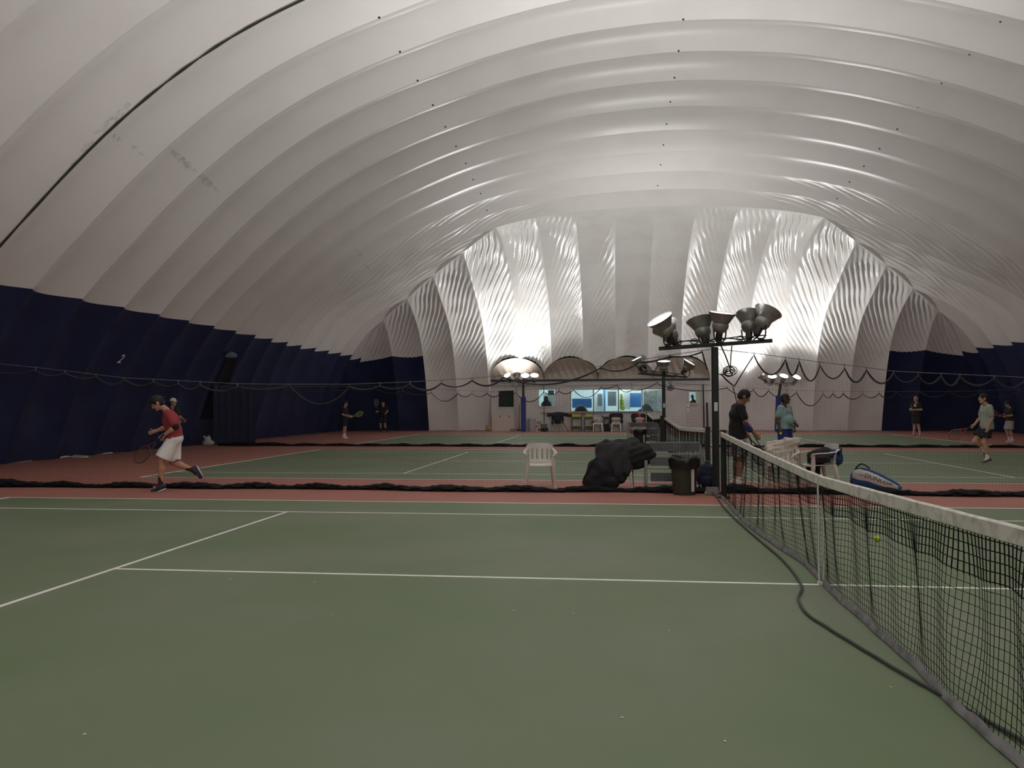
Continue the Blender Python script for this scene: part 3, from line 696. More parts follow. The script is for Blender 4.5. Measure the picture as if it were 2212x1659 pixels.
    board('white curtain filling the right pane of the wide clubhouse window', 1390, 842, 1432, 888, .8, mat('curtain_white', (.66, .70, .68), .8, noise=(4, (.36, .40, .40), .4, .7)), 'curtain', 'curtain')
    board('white poster inside the small window beside the blue padded pole', 1177, 850, 1199, 877, .6, wht, 'poster', 'poster')
    board('dark sheet above the white poster in the small window', 1184, 843, 1197, 853, .55, mat('sheet_slate', (.06, .075, .085), .6), 'poster', 'poster')
    a = px3(1344, 880, FY+1.2)
    lp = [('c', (a[0], FY+1.2, a[1]-.05), (a[0]-.05, FY+1.2, a[1]+.75), .15, .07, ((0, 1, 0), .5))]
    tag(sdf_obj('hanging_cloth', lp, .03, lime, None, .03, wob=.015, wl=.3), 'lime green cloth hanging inside the middle of the wide window', 'cloth')
    a = px3(1180, 876, FY+.35); tag(sdf_obj('person', [('e', (a[0], FY+.4, a[1]+.02), (.30, .15, .28)), ('e', (a[0]-.02, FY+.4, a[1]+.42), (.12, .12, .14)), ('c', (a[0], FY+.4, a[1]), (a[0]-.01, FY+.4, a[1]+.3), .24, .08)], .03, M_jacket, None, .08), 'person in a dark hooded top seen from behind in the small window', 'person')
    a = px3(1255, 888, FY+.30); 
    bp = [('e', (a[0], FY+.35, a[1]+.05), (.32, .14, .26)), ('c', (a[0]-.28, FY+.35, a[1]-.02), (a[0]+.28, FY+.35, a[1]-.02), .13, .13)]
    bg = thing('sports_bag', 'dark sports bag with white piping behind the left pane of the wide window', 'bag', (0, 0, 0)); sdf_obj('body', bp, .03, M_jacket2, bg, .05)
    t = MB(); t.tube([(a[0]+.34*math.cos(q), FY+.22, a[1]+.03+.30*math.sin(q)) for q in np.linspace(-.2, PI+.2, 24)], .022, 6); t.build('piping', M_white, bg, True)
    a = px3(1396, 888, FY+.35); tag(sdf_obj('equipment_bag', [('e', (a[0], FY+.4, a[1]+.05), (.30, .15, .36)), ('c', (a[0]-.35, FY+.4, a[1]), (a[0]+.3, FY+.4, a[1]), .12, .12)], .03, mat('bag_grey', (.10, .11, .12), .7), None, .08), 'grey bag on the counter behind the right mullion of the wide window', 'bag')
    # door with a small window, EXIT in red, handle plates
    t = MB(); dx = (DR[0]+DR[1])/2; wx0, wx1 = px3(1489, 870)[0], px3(1512, 870)[0]; wz0, wz1 = px3(1500, 870)[1], px3(1500, 847)[1]
    yd = FY+.03
    for (a, b, c, d) in ((DR[0], wx0, DR[2], DR[3]), (wx1, DR[1], DR[2], DR[3]), (wx0, wx1, DR[2], wz0), (wx0, wx1, wz1, DR[3])): t.box(((a+b)/2, yd, (c+d)/2), (b-a, .05, d-c))
    D = tag(t.build('door_1', mat('door_beige', (.50, .45, .42), .5)), kind='structure')
    g = MB(); wm = wx0+(wx1-wx0)*.62; g.box(((wx0+wm)/2, yd, (wz0+wz1)/2), (wm-wx0, .01, wz1-wz0)); g.build('door_pane', MATS['pane_glass'], D)
    g = MB(); g.box(((wm+wx1)/2, yd-.005, (wz0+wz1)/2), (wx1-wm, .02, wz1-wz0)); g.build('door_notice', mat('notice_mint', (.52, .60, .50), .6), D)
    for v, nm in ((875, 'door_handle'), (886, 'door_lock')): q = px3(1485.5, v); g = MB(); g.box((q[0]+.02, yd-.03, q[1]), (.11, .03, .16), bev=.01); g.lathe([(.03, 0), (.03, .06), (.001, .065)], (q[0]+.02, yd-.05, q[1]), (0, -1, 0), 10); g.build(nm, M_white, D)
    cu = bpy.data.curves.new('exit_text', 'FONT'); cu.body = 'EXIT'; cu.size = .19; cu.extrude = .004; cu.align_x = 'CENTER'
    to = bpy.data.objects.new('exit_text', cu); COL.objects.link(to); dg = bpy.context.evaluated_depsgraph_get(); me = bpy.data.meshes.new_from_object(to.evaluated_get(dg)); bpy.data.objects.remove(to)
    me.materials.clear(); me.materials.append(mat('exit_red', (.34, .06, .045), .6)); q = px3(1499, 878); eo = bpy.data.objects.new('exit_lettering', me); eo.rotation_euler = (PI/2, 0, 0); eo.location = (q[0], yd-.032, q[1]); link(eo, D)
    q = px3(1498, 862, FY+.4)
    ph = [('e', (q[0]-.06, FY+.42, q[1]+.14), (.085, .10, .12)), ('c', (q[0]-.03, FY+.44, q[1]), (q[0], FY+.44, q[1]-.25), .06, .20), ('c', (q[0]-.14, FY+.44, q[1]-.18), (q[0]+.15, FY+.44, q[1]-.18), .08, .08)]
    tag(sdf_obj('person', ph, .025, M_jacket2, None, .05), 'dark haired person behind the small window of the exit door', 'person')
    f = MB()
    for x in (DR[0]-.04, DR[1]+.04): f.box((x, FY-.01, DR[3]/2), (.07, .07, DR[3]+.08))
    f.box((dx, FY-.01, DR[3]+.04), (DR[1]-DR[0]+.15, .07, .07)); f.build('door_frame', M_siding, D)
    f = MB(); f.tube([(DR[1]+.16, FY-.08, .1), (DR[1]+.15, FY-.10, DR[3]*.6), (DR[1]+.13, FY-.08, DR[3]+.3)], .035, 8); f.tube([(DR[1]+.35, FY-.15, .05), (DR[1]+.33, FY-.12, 1.6)], .05, 8); tag(f.build('trim_5', M_pole), kind='structure')
    # roof edge: black beam, light fascia with a gutter line
    f = MB(); f.box(((FX0+FX1)/2, FY-.10, FZ-.02), (FX1-FX0, .10, .12)); tag(f.build('trim_6', M_beam), kind='structure')
    f = MB(); f.box(((FX0+FX1)/2, FY-.04, FZ-.17), (FX1-FX0, .08, .18)); f.box(((FX0+FX1)/2, FY-.07, FZ-.27), (FX1-FX0, .12, .05)); tag(f.build('trim_7', mat('fascia', (.40, .39, .40), .5)), kind='structure')
    f = MB(); f.box((px3(1235, 892)[0]+1.0, FY-.02, px3(1235, 892)[1]), (px3(1470, 892)[0]-px3(1233, 892)[0]-.6, .10, .04)); tag(f.build('trim_8', M_aludark), kind='structure')
    a, b = px3(1062, 930, FY-.15), px3(1118, 898, FY-.15); f = MB(); f.box(((a[0]+b[0])/2, FY-.06, b[1]/2), (b[0]-a[0], .08, b[1]), bev=.01); o = f.build('wall_board', M_panelpink); tag(o, 'large pale pink board leaning on the clubhouse under the green window', 'board')
    f = MB()
    for x in (a[0]+.5, b[0]-.5): f.box((x, FY-.11, b[1]-.04), (.05, .03, .10))
    f.build('hook', M_beam, o)
build_clubhouse()

# ------------------------------------------------------------------ plastic armchairs
def rot2(x, y, a): return x*math.cos(a)-y*math.sin(a), x*math.sin(a)+y*math.cos(a)
def plastic_chair(label, loc, rz, group=None):
    """white one-piece garden armchair; the sitter faces local -y"""
    t = thing('plastic_chair', label, 'chair', loc, rz, group)
    # seat: slightly dished, slotted towards the back
    m = MB(); n = 9; k = 9; V = []; F = []
    for layer in (0, 1):
        for i in range(n):
            for j in range(k):
                a = i/(n-1)*2-1; b = j/(k-1)*2-1
                V.append((a*(.235-.02*(b+1)*.5), b*.22, .435-.018*(1-a*a)*(1-b*b*.6)-(.02 if b < -.9 else 0)-layer*.014))
    for i in range(n-1):
        for j in range(k-1):
            q = [i*k+j, (i+1)*k+j, (i+1)*k+j+1, i*k+j+1]; F.append(q); F.append([x+n*k for x in q[::-1]])
    edge = [(i, 0) for i in range(n)]+[(n-1, j) for j in range(1, k)]+[(i, k-1) for i in range(n-2, -1, -1)]+[(0, j) for j in range(k-2, 0, -1)]
    for (a, b), (c, d) in zip(edge, edge[1:]+edge[:1]): F.append([a*k+b, c*k+d, c*k+d+n*k, a*k+b+n*k])
    m.add(V, F); m.build('seat', M_plastic, t, True)
    for sx in (-1, 1):
        for (x, y, x2, y2, h) in ((.225, -.20, .265, -.245, .62), (.215, .20, .245, .285, .44)):
            l = MB(); rings = []
            for z, w in ((0, .026), (.2, .032), (.42, .042), (h, .036)):
                f = 1-z/.44; f = max(f, 0); cx = x+(x2-x)*f; cy = y+(y2-y)*f
                rings.append([(sx*(cx+w), cy-w*.7, z), (sx*(cx+w), cy+w*.7, z), (sx*(cx+w*.15), cy+w*.9, z), (sx*(cx-w*.6), cy+w*.5, z), (sx*(cx-w*.6), cy-w*.5, z), (sx*(cx+w*.15), cy-w*.9, z)])
            l.loft(rings); l.build('leg', M_plastic, t, True)
    # back: curved shell of slats between a lower rail and the arched top rail
    b = MB(); R = .30
    def bp(s, z): a = s; return (.245*math.sin(a)/math.sin(1.15)*(1+.10*(z-.44)), .20+.05*math.cos(a)*1.2-.03+.20*(z-.44)*.9, z)
    A = np.linspace(-1.15, 1.15, 21)
    for z0, z1 in ((.44, .50), (.70, .80)):
        rings = []
        for a in A:
            top = z1-(.05*(a/1.15)**4 if z1 > .6 else 0); p0 = bp(a, z0); p1 = bp(a, top); rings.append([p0, p1, (p1[0]*.985, p1[1]+.018, p1[2]), (p0[0]*.985, p0[1]+.018, p0[2])])
        b.loft(rings)
    for a in (-.72, -.36, 0, .36, .72):
        rings = []
        for z in np.linspace(.49, .72, 5): p = bp(a-.10, z); q = bp(a+.10, z); rings.append([p, q, (q[0], q[1]+.012, q[2]), (p[0], p[1]+.012, p[2])])
        b.loft(rings)
    b.build('backrest', M_plastic, t, True)
    for sx in (-1, 1):
        r = MB(); pts = [(sx*.232, .285, .71), (sx*.275, .20, .665), (sx*.288, .05, .645), (sx*.285, -.12, .64), (sx*.262, -.225, .625), (sx*.24, -.235, .58)]
        rings = []
        P = np.array(pts)
        for i, p in enumerate(P):
            d = P[min(i+1, 5)]-P[max(i-1, 0)]; d /= np.linalg.norm(d); sd = np.cross(d, (0, 0, 1)); sd /= max(np.linalg.norm(sd), 1e-6); u = np.cross(sd, d)
            wv = .030 if 0 < i < 5 else .024
            rings.append([tuple(p+sd*wv*math.cos(q)+u*.012*math.sin(q)) for q in np.linspace(0, 2*PI, 9)[:-1]])
        r.loft(rings); r.build('armrest', M_plastic, t, True)
    return t
def dress_loc(u, v): p = fl(u, v); return (float(p[0]), float(p[1]), 0)
p = fl(1161, 1056); plastic_chair('empty white plastic armchair standing alone by the divider net', (float(p[0])+.02, float(p[1])+.34, 0), .12)
c2 = (-1.66, 7.78); plastic_chair('white plastic armchair buried under a heap of black jackets', (c2[0], c2[1], 0), -.1)
c3 = (1.25, 8.05); plastic_chair('white plastic armchair under a cream towel behind the closest net', (c3[0], c3[1], 0), -.35)
c4 = (1.92, 8.15); plastic_chair('white plastic armchair with a black jacket beside the blue racket bag', (c4[0], c4[1], 0), -1.35)

# jackets heaped over the second chair
x, y = c2
tag(sdf_obj('jacket', [('c', (x-.28, y+.02, .72), (x+.30, y+.10, .78), .12, .13), ('c', (x-.25, y-.10, .70), (x-.30, y-.20, .38), .13, .10), ('c', (x-.02, y-.12, .70), (x, y-.20, .30), .14, .11), ('c', (x+.22, y-.1, .70), (x+.16, y-.18, .34), .12, .10), ('e', (x+.02, y-.02, .62), (.38, .22, .26)), ('c', (x-.32, y-.02, .70), (x-.20, y-.03, .84), .08, .05)], .016, M_jacket2, None, .035, wob=.022, wl=.19, seed=3), 'charcoal fleece jacket thrown over the back of the loaded chair', 'jacket')
tag(sdf_obj('jacket', [('c', (x+.18, y-.05, .74), (x+.52, y-.10, .66), .12, .12), ('e', (x+.28, y-.06, .58), (.34, .22, .24)), ('c', (x+.50, y-.12, .66), (x+.58, y-.14, .62), .12, .09), ('c', (x+.1, y-.12, .44), (x+.06, y-.20, .18), .11, .075), ('c', (x+.34, y-.05, .62), (x+.12, y-.16, .36), .14, .10)], .016, M_jacket, None, .035, wob=.017, wl=.19, seed=4), 'black padded jacket hanging off the right side of the loaded chair', 'jacket')
bp_ = [('c', (x-.48, y-.28, .14), (x-.36, y-.18, .46), .15, .11), ('c', (x-.36, y-.26, .13), (x-.10, y-.24, .13), .13, .13), ('e', (x-.32, y-.22, .30), (.24, .17, .28))]
bg = thing('backpack', 'black backpack leaning against the left of the loaded chair', 'backpack', (0, 0, 0)); sdf_obj('body', bp_, .015, M_jacket, bg, .05, cuts=[((0, 0, .008), (0, 0, -1))], wob=.012, wl=.2, seed=8)
m = MB(); m.tube([(x-.54, y-.36, .12), (x-.58, y-.36, .22), (x-.47, y-.33, .48), (x-.38, y-.30, .58), (x-.33, y-.26, .50)], .014, 6); m.build('strap', M_blacktrim, bg, True)

# towel over the third chair
x, y = c3; R = -.35
def loc3(a, b, z): q = rot2(a, b, R); return (x+q[0], y+q[1], z)
tag(sdf_obj('towel', [('c', loc3(-.24, .28, .78), loc3(.22, .30, .80), .055, .065), ('c', loc3(-.26, .26, .74), loc3(-.30, .22, .46), .06, .07), ('e', loc3(-.02, .31, .66), (.27, .09, .20)), ('c', loc3(-.05, .36, .74), loc3(-.05, .40, .42), .10, .08), ('c', loc3(.15, .36, .74), loc3(.17, .40, .36), .10, .06), ('c', loc3(.06, .28, .85), loc3(.24, .26, .84), .06, .07), ('c', loc3(-.20, .05, .66), loc3(-.26, .25, .72), .06, .06)], .014, M_towel, None, .04, wob=.018, wl=.16, seed=5), 'cream towel draped over the back of the chair behind the net', 'towel')
# jacket on the fourth chair
x, y = c4
def loc4(a, b, z): q = rot2(a, b, -1.35); return (x+q[0], y+q[1], z)
tag(sdf_obj('jacket', [('c', loc4(-.05, .16, .62), loc4(-.02, -.10, .56), .13, .10), ('e', loc4(-.02, .05, .54), (.17, .20, .10)), ('c', loc4(-.2, .0, .60), loc4(-.27, -.02, .34), .07, .06), ('c', loc4(-.24, .10, .58), loc4(-.28, .10, .24), .08, .07)], .014, M_jacket, None, .05, wob=.015, wl=.2, seed=6), 'black jacket bundled on the seat of the chair beside the racket bag', 'jacket')
tag(sdf_obj('jacket', [('c', loc4(-.14, .33, .70), loc4(.16, .33, .70), .05, .05), ('e', loc4(.0, .36, .56), (.10, .14, .17)), ('c', loc4(.10, .24, .66), loc4(.08, .20, .60), .05, .04)], .014, mat('blue_fabric', (.018, .075, .20), .8), None, .04, wob=.012, wl=.15, seed=7), 'blue jacket hanging over the back of the chair beside the racket bag', 'jacket')

# racket bag lying on its side
def racket_bag():
    A = np.array([2.62, 8.50, 0]); B = np.array([3.16, 7.60, 0])
    ax = (B-A)/np.linalg.norm(B-A); sd = np.array([-ax[1], ax[0], 0])       # sd points away/right
    if np.dot(sd, CAM-A) > 0: sd = -sd
    L = float(np.linalg.norm(B-A)); t = thing('racket_bag', 'blue and white racket bag lying on the red surround behind the net', 'bag', tuple(map(float, (A+B)/2)))
    O = (A+B)/2
    stn = [(0, .10, .05, .16), (.03, .16, .13, .165), (.10, .19, .20, .175), (.22, .20, .23, .18), (.40, .195, .21, .17), (.60, .17, .17, .14), (.80, .13, .115, .11), (.93, .095, .075, .085), (1.0, .05, .03, .07)]
    n = 28; rings = []
    for f, wv, hh, zc in stn:
        c = A+ax*L*f-O
        rings.append([tuple(c+sd*wv*.62*math.copysign(abs(math.cos(q))**.75, math.cos(q))+np.array([0, 0, zc+hh*.80*math.copysign(abs(math.sin(q))**.8, math.sin(q))])) for q in np.linspace(0, 2*PI, n+1)[:-1]])
    zmin = min(p[2] for r in rings for p in r); rings = [[(p[0], p[1], max(p[2], .012)) for p in r] for r in rings]
    MB().loft(rings).build('body', M_bluebag, t, True)
    def skin(q, f, off=.006):
        k = np.array([s[0] for s in stn]); wv, hh, zc = [np.interp(f, k, [s[i] for s in stn]) for i in (1, 2, 3)]
        c = A+ax*L*f-O; d = -sd*wv*.62*math.copysign(abs(math.cos(q))**.75, math.cos(q)); zz = zc+hh*.80*math.copysign(abs(math.sin(q))**.8, math.sin(q))
        nr = -sd*math.cos(q)+np.array([0, 0, math.sin(q)]); return c+d+np.array([0, 0, zz])+nr*off
    # white side panel
    V = []; nf, nq = 30, 12
    for i in range(nf):
        f = .10+.88*i/(nf-1); lo = -.10-.55*max(0, (f-.45)/.55)**1.2 +.12*max(0, 1-(f-.1)/.12); hi = .95-.12*max(0, 1-(f-.1)/.1)-.35*max(0, (f-.6)/.4)
        for j in range(nq): V.append(skin(lo+(hi-lo)*j/(nq-1), f))
    npmesh('side_panel', V, gridq(nf, nq), M_whitebag, t)
    cu = bpy.data.curves.new('word', 'FONT'); cu.body = '\u2014DUNLOP'; cu.size = 1; cu.extrude = 0; cu.shear = .25
    to = bpy.data.objects.new('word', cu); COL.objects.link(to); dg = bpy.context.evaluated_depsgraph_get(); me = bpy.data.meshes.new_from_object(to.evaluated_get(dg)); bpy.data.objects.remove(to)
    bm = bmesh.new(); bm.from_mesh(me); bmesh.ops.subdivide_edges(bm, edges=[e for e in bm.edges if e.calc_length() > .2], cuts=2)
    xs = [v.co.x for v in bm.verts]; x0, x1 = min(xs), max(xs)
    for v in bm.verts:
        f = .24+.66*(v.co.x-x0)/(x1-x0); q = .12-.30*max(0, (f-.5))+.62*v.co.y*(1+.35*(f-.5)); p = skin(q, f, .010); v.co = Vector(p)
    bm.to_mesh(me); bm.free(); me.materials.clear(); me.materials.append(M_blacktrim); link(bpy.data.objects.new('lettering', me), t)
    m = MB(); P = [skin(1.25, f, .004) for f in np.linspace(.05, .97, 16)]; m.tube(P, .008, 6); m.build('zipper', M_blacktrim, t, True)
    m = MB(); P = [skin(1.5, f, .02+.05*math.sin(PI*(f-.08)/.3)) for f in np.linspace(.08, .38, 10)]; m.tube(P, .014, 6); m.build('handle', M_blacktrim, t, True)
    m = MB(); rings = []
    for f in (.0, .035):
        wv, hh, zc = [np.interp(f, [s[0] for s in stn], [s[i] for s in stn]) for i in (1, 2, 3)]; c = A+ax*L*(f-.005)-O
        rings.append([tuple(c+sd*wv*.66*math.cos(q)+np.array([0, 0, max(.01, zc-.06+hh*.5*math.sin(q))])) for q in np.linspace(0, 2*PI, 17)[:-1]])
    m.loft(rings); m.build('end_patch', M_blacktrim, t, True)
racket_bag()

# bins
def bin_thing(label, x, y, R0, R1, h):
    t = thing('trash_bin', label, 'bin', (x, y, 0), 0, 'olive bins by the light poles')
    m = MB(); m.lathe([(.001, .0), (R0*.96, .0), (R0, .02), (R0*1.02, .08), (R1*.98, h*.82), (R1, h*.86), (R1+.015, h*.9), (R1+.015, h), (R1-.01, h), (R1-.015, h*.5), (.001, h*.3)], n=32); m.build('body', M_bin, t, True)
    g = random.Random(int(x*100)); rings = []; n = 40
    for rr, z in ((R1-.03, h-.14), (R1-.01, h+.01), (R1+.012, h+.03), (R1+.034, h+.005), (R1+.036, h-.07), (R1+.022, h-.13), (R1+.018, h-.155)):
        rings.append([((rr+.008*math.sin(9*q+z*40)+g.uniform(-.003, .006))*math.cos(q), (rr+.008*math.sin(9*q+z*40)+g.uniform(-.003, .006))*math.sin(q), z+.014*math.sin(4*q+z*9)+g.uniform(-.004, .004)) for q in np.linspace(0, 2*PI, n+1)[:-1]])
    MB().loft(rings, cap=False).build('bin_liner', M_liner, t, True)
    m = MB(); m.box((R1*.55, -R1*.80, h*.42), (.055, .012, h*.62), rot=Matrix.Rotation(.6, 3, 'Z')); m.build('label_strip', M_white, t)
    return t
bin_thing('olive bin with a black liner beside the navy backpack', -.55, 6.93, .19, .225, .60)
bin_thing('olive bin with a black liner in front of the far bench', -.78, 22.95, .19, .235, .58)

# tiered metal benches
def bench(label, x, y, wdt, rz=0):
    t = thing('tiered_bench', label, 'bench', (x, y, 0), rz, 'tiered metal benches beside the bins')
    for i, (z, d) in enumerate(((.17, 0), (.43, .18), (.68, .36))):
        m = MB(); m.box((wdt/2+.03, d, z+.075), (wdt-.10, .022, .15), rot=Matrix.Rotation(-.16, 3, 'X')); m.build('backboard', M_aludark, t)
        m = MB(); m.box((wdt/2, d-.06, z-.045), (wdt, .12, .022), bev=.004); m.build('seat_plank', M_alu, t)
        if i == 2: m = MB(); m.box((wdt/2, d+.02, z+.158), (wdt-.06, .03, .014)); m.build('top_rail', M_alu, t)
    for xx in (0, wdt):
        m = MB(); m.box((xx, -.05, .27), (.05, .04, .54)); m.box((xx, .38, .40), (.04, .04, .80)); m.box((xx, .17, .10), (.035, .46, .035)); m.box((xx, .17, .36), (.035, .42, .03)); m.build('end_frame', M_alu, t)
    return t
bench('grey tiered metal bench behind the olive bin and black jackets', -1.17, 7.42, .98)
bench('grey tiered metal bench behind the farther olive bin', -1.22, 23.3, 1.12)

# navy backpack, junction box, cords
x, y = -.13, 7.36
t = thing('backpack', 'navy backpack leaning on the nearest light pole', 'backpack', (x, y, 0))
sdf_obj('body', [('c', (0, 0, .16), (.02, .05, .36), .15, .12), ('e', (.01, .02, .25), (.17, .13, .25))], .015, M_navybag, t, .05, cuts=[((0, 0, .006), (0, 0, -1))], wob=.008, wl=.2)
m = MB(); m.tube([(-.02, .02, .46), (-.03, .0, .53), (.05, .0, .53), (.05, .03, .46)], .012, 6); m.build('handle', M_greyrope, t, True)
sdf_obj('front_pocket', [('e', (-.0, -.09, .18), (.12, .07, .12))], .015, M_navybag, t, .02)
m = MB(); m.tube([(-.16, -.06, .12), (-.17, -.08, .05), (-.14, -.10, .02)], .014, 6); m.tube([(-.12, -.12, .14), (-.10, -.14, .06), (-.08, -.14, .02)], .010, 6); m.build('strap', M_white, t, True)
t = thing('junction_box', 'grey metal junction box on the floor at the foot of the net post', 'junction box', (-.10, 6.86, 0))
m = MB(); m.box((0, 0, .065), (.20, .13, .13), bev=.008); m.build('body', mat('box_grey', (.27, .27, .27), .5), t)
m = MB(); m.box((0, -.068, .065), (.16, .008, .09)); m.build('cover', M_alu, t)
m = MB(); m.tube([(.10, .02, .05), (.2, .03, .04)], .022, 8); m.build('conduit', M_greyrope, t, True)
hose = [(1540, 1066.5), (1548, 1076), (1562, 1096), (1579.5, 1115), (1600, 1134), (1619, 1151), (1645, 1173), (1671, 1194.7), (1690, 1212), (1706.6, 1230.4), (1719, 1247), (1728.4, 1262), (1732, 1272), (1731, 1280), (1725, 1292), (1726, 1303), (1738, 1324), (1757, 1341), (1778, 1353.6), (1806, 1372), (1837.7, 1391), (1868, 1410), (1897, 1427), (1927, 1446), (1957, 1463), (1987, 1481), (2016.5, 1496.6), (2040, 1511), (2062, 1524)]
P = [fl(u, v) for u, v in hose]; P = [(float(q[0]), float(q[1]), .016) for q in P]; P[0] = (-.10, 6.78, .05)
P += [(.02, -3.0, .016), (.10, -3.4, .016), (.12, -4.2, .016), (.2, -5.2, .016), (.15, -6.6, .016)]
def smoothpath(P, n=6):
    P = np.array(P); o = []
    for i in range(len(P)-1):
        p0, p1, p2, p3 = P[max(i-1, 0)], P[i], P[i+1], P[min(i+2, len(P)-1)]
        for s in np.linspace(0, 1, n, endpoint=False): o.append(.5*((2*p1)+(-p0+p2)*s+(2*p0-5*p1+4*p2-p3)*s*s+(-p0+3*p1-3*p2+p3)*s**3))
    o.append(P[-1]); return o
m = MB(); m.tube(smoothpath(P), .011, 8); tag(m.build('power_cord', M_hose, None, True), 'dark power cord winding from the junction box along the near net', 'cord')
# tennis balls
def ball(label, x, y):
    bm = bmesh.new(); bmesh.ops.create_icosphere(bm, subdivisions=3, radius=.0335)
    for f in bm.faces: f.smooth = True
    me = bpy.data.meshes.new('tennis_ball'); bm.to_mesh(me); bm.free(); me.materials.append(M_ball)
    o = bpy.data.objects.new('tennis_ball', me); o.location = (x, y, .0335); link(o); tag(o, label, 'tennis ball', 'tennis balls on the courts'); 
    s = MB(); s.tube([(.0338*math.cos(q)*math.cos(.45*math.sin(2*q)), .0338*math.sin(q)*math.cos(.45*math.sin(2*q)), .0338*math.sin(.45*math.sin(2*q))) for q in np.linspace(0, 2*PI, 41)[:-1]], .0012, 5, closed=True); s.build('seam', M_white, o, True)
    return o
for u, v, lb in [(1894, 1170, 'yellow tennis ball lying on the green court just behind the closest net'), (1293, 946, 'yellow tennis ball on the farthest court in front of the black-draped white chair'), (1322, 935, 'yellow tennis ball close to the clubhouse chairs'), (1142, 949.5, 'pale tennis ball on the farthest court near the blue padded pole'), (1402, 946.5, 'tennis ball between the far bench and the middle net'), (1526, 1069, 'pale tennis ball beside the junction box'), (1433, 1064, 'pale tennis ball by the bunched net left of the bin'), (1735, 949, 'tennis ball on the farthest court line behind the draped towel')]:
    q = fl(u, v); ball(lb, float(q[0]), float(q[1]))
# bits of ball felt and grit on the closest court
bits = [(351, 1277, 'yellow-green scrap of ball felt left of the centre line end'), (497, 1252, 'pale streak of lint just below the centre line'), (679, 1258, 'tiny pale speck below the centre line'), (717, 1328, 'small white speck in the left part of the service box'), (1110, 1320, 'small white speck in the middle of the service box'), (1239, 1326, 'white speck right of the middle of the service box'), (1446, 1363, 'pale crumb left of the power cord bend'), (1674, 1301, 'yellow scrap of felt close to the power cord bend'), (1713, 1317, 'small pale scrap touching the power cord bend'), (1527, 1320, 'white speck between crumb and power cord'), (1924, 1485, 'yellow scrap beside the power cord near the net'), (1546, 1241, 'yellow crumb just above the centre line'), (1566, 1602, 'pale smear-like scrap at the bottom of the court'), (183, 1587, 'pale speck at the bottom left of the court'), (1344, 1551, 'tiny white speck in the nearest part of the court')]
for i, (u, v, lb) in enumerate(bits):
    q = fl(u, v); m = MB(); g = random.Random(i); a = g.uniform(0, 3); L = .018 if i not in (0, 7, 10, 1) else .034
    rings = [[(math.cos(a)*L*s+.006*w_*math.cos(k)*-math.sin(a), math.sin(a)*L*s+.006*w_*math.cos(k)*math.cos(a), .003+.003*math.sin(k)*w_) for k in np.linspace(0, 2*PI, 7)[:-1]] for s, w_ in ((-.5, .3), (-.2, 1), (.15, .8), (.5, .25))]
    m.loft(rings); o = m.build('lint_scrap', M_ball if i in (0, 7, 10, 11, 8) else M_white); o.location = (float(q[0]), float(q[1]), 0); tag(o, lb, 'scrap', 'scraps on the closest court')

# ------------------------------------------------------------------ people
def V3(*a): return np.array(a, float)
def hand_prims(w, d, n, curl, s=1.0, grip=False):
    """w wrist, d direction of the hand, n back-of-hand normal, curl 0..1"""
    d = d/np.linalg.norm(d); n = n-d*np.dot(n, d); n /= max(np.linalg.norm(n), 1e-6); b = np.cross(d, n); P = []
    pe = w+d*.085*s
    P.append(('c', w+d*.01, pe, .030*s, .034*s, (n, .55)))
    for i, (o, L) in enumerate(((-.030, .062), (-.010, .072), (.010, .067), (.029, .052))):
        k = pe+b*o*s; c1 = curl*(.9+.08*i); d1 = d*math.cos(c1)-n*math.sin(c1); m1 = k+d1*L*.55*s; c2 = min(2.6, curl*2.1+.1*i); d2 = d*math.cos(c2)-n*math.sin(c2); m2 = m1+d2*L*.5*s
        P.append(('c', k, m1, .0095*s, .0088*s, None, .006)); P.append(('c', m1, m2, .0088*s, .0072*s, None, .006))
    t0 = w+d*.025*s-b*.026*s; t1 = t0+(d*.55-b*.65-n*.35)*.045*s; t2 = t1+(d*.75-b*.1-n*(.35+.5*curl))*.034*s
    P.append(('c', t0, t1, .013*s, .011*s, None, .010)); P.append(('c', t1, t2, .0105*s, .0085*s, None, .006))
    return P
DEF = dict(pel=(0, 0, .95), wai=(0, .0, 1.10), che=(0, .0, 1.30), nek=(0, -.01, 1.47), hed=(0, .03, 1.635),
           sL=(-.172, 0, 1.405), eL=(-.225, -.02, 1.15), wL=(-.235, .06, .91), sR=(.172, 0, 1.405), eR=(.225, -.02, 1.15), wR=(.235, .06, .91),
           hL=(-.09, 0, .93), kL=(-.10, .02, .50), aL=(-.10, -.02, .09), tL=(-.12, .14, .03), hR=(.09, 0, .93), kR=(.10, .02, .50), aR=(.10, -.02, .09), tR=(.12, .14, .03))
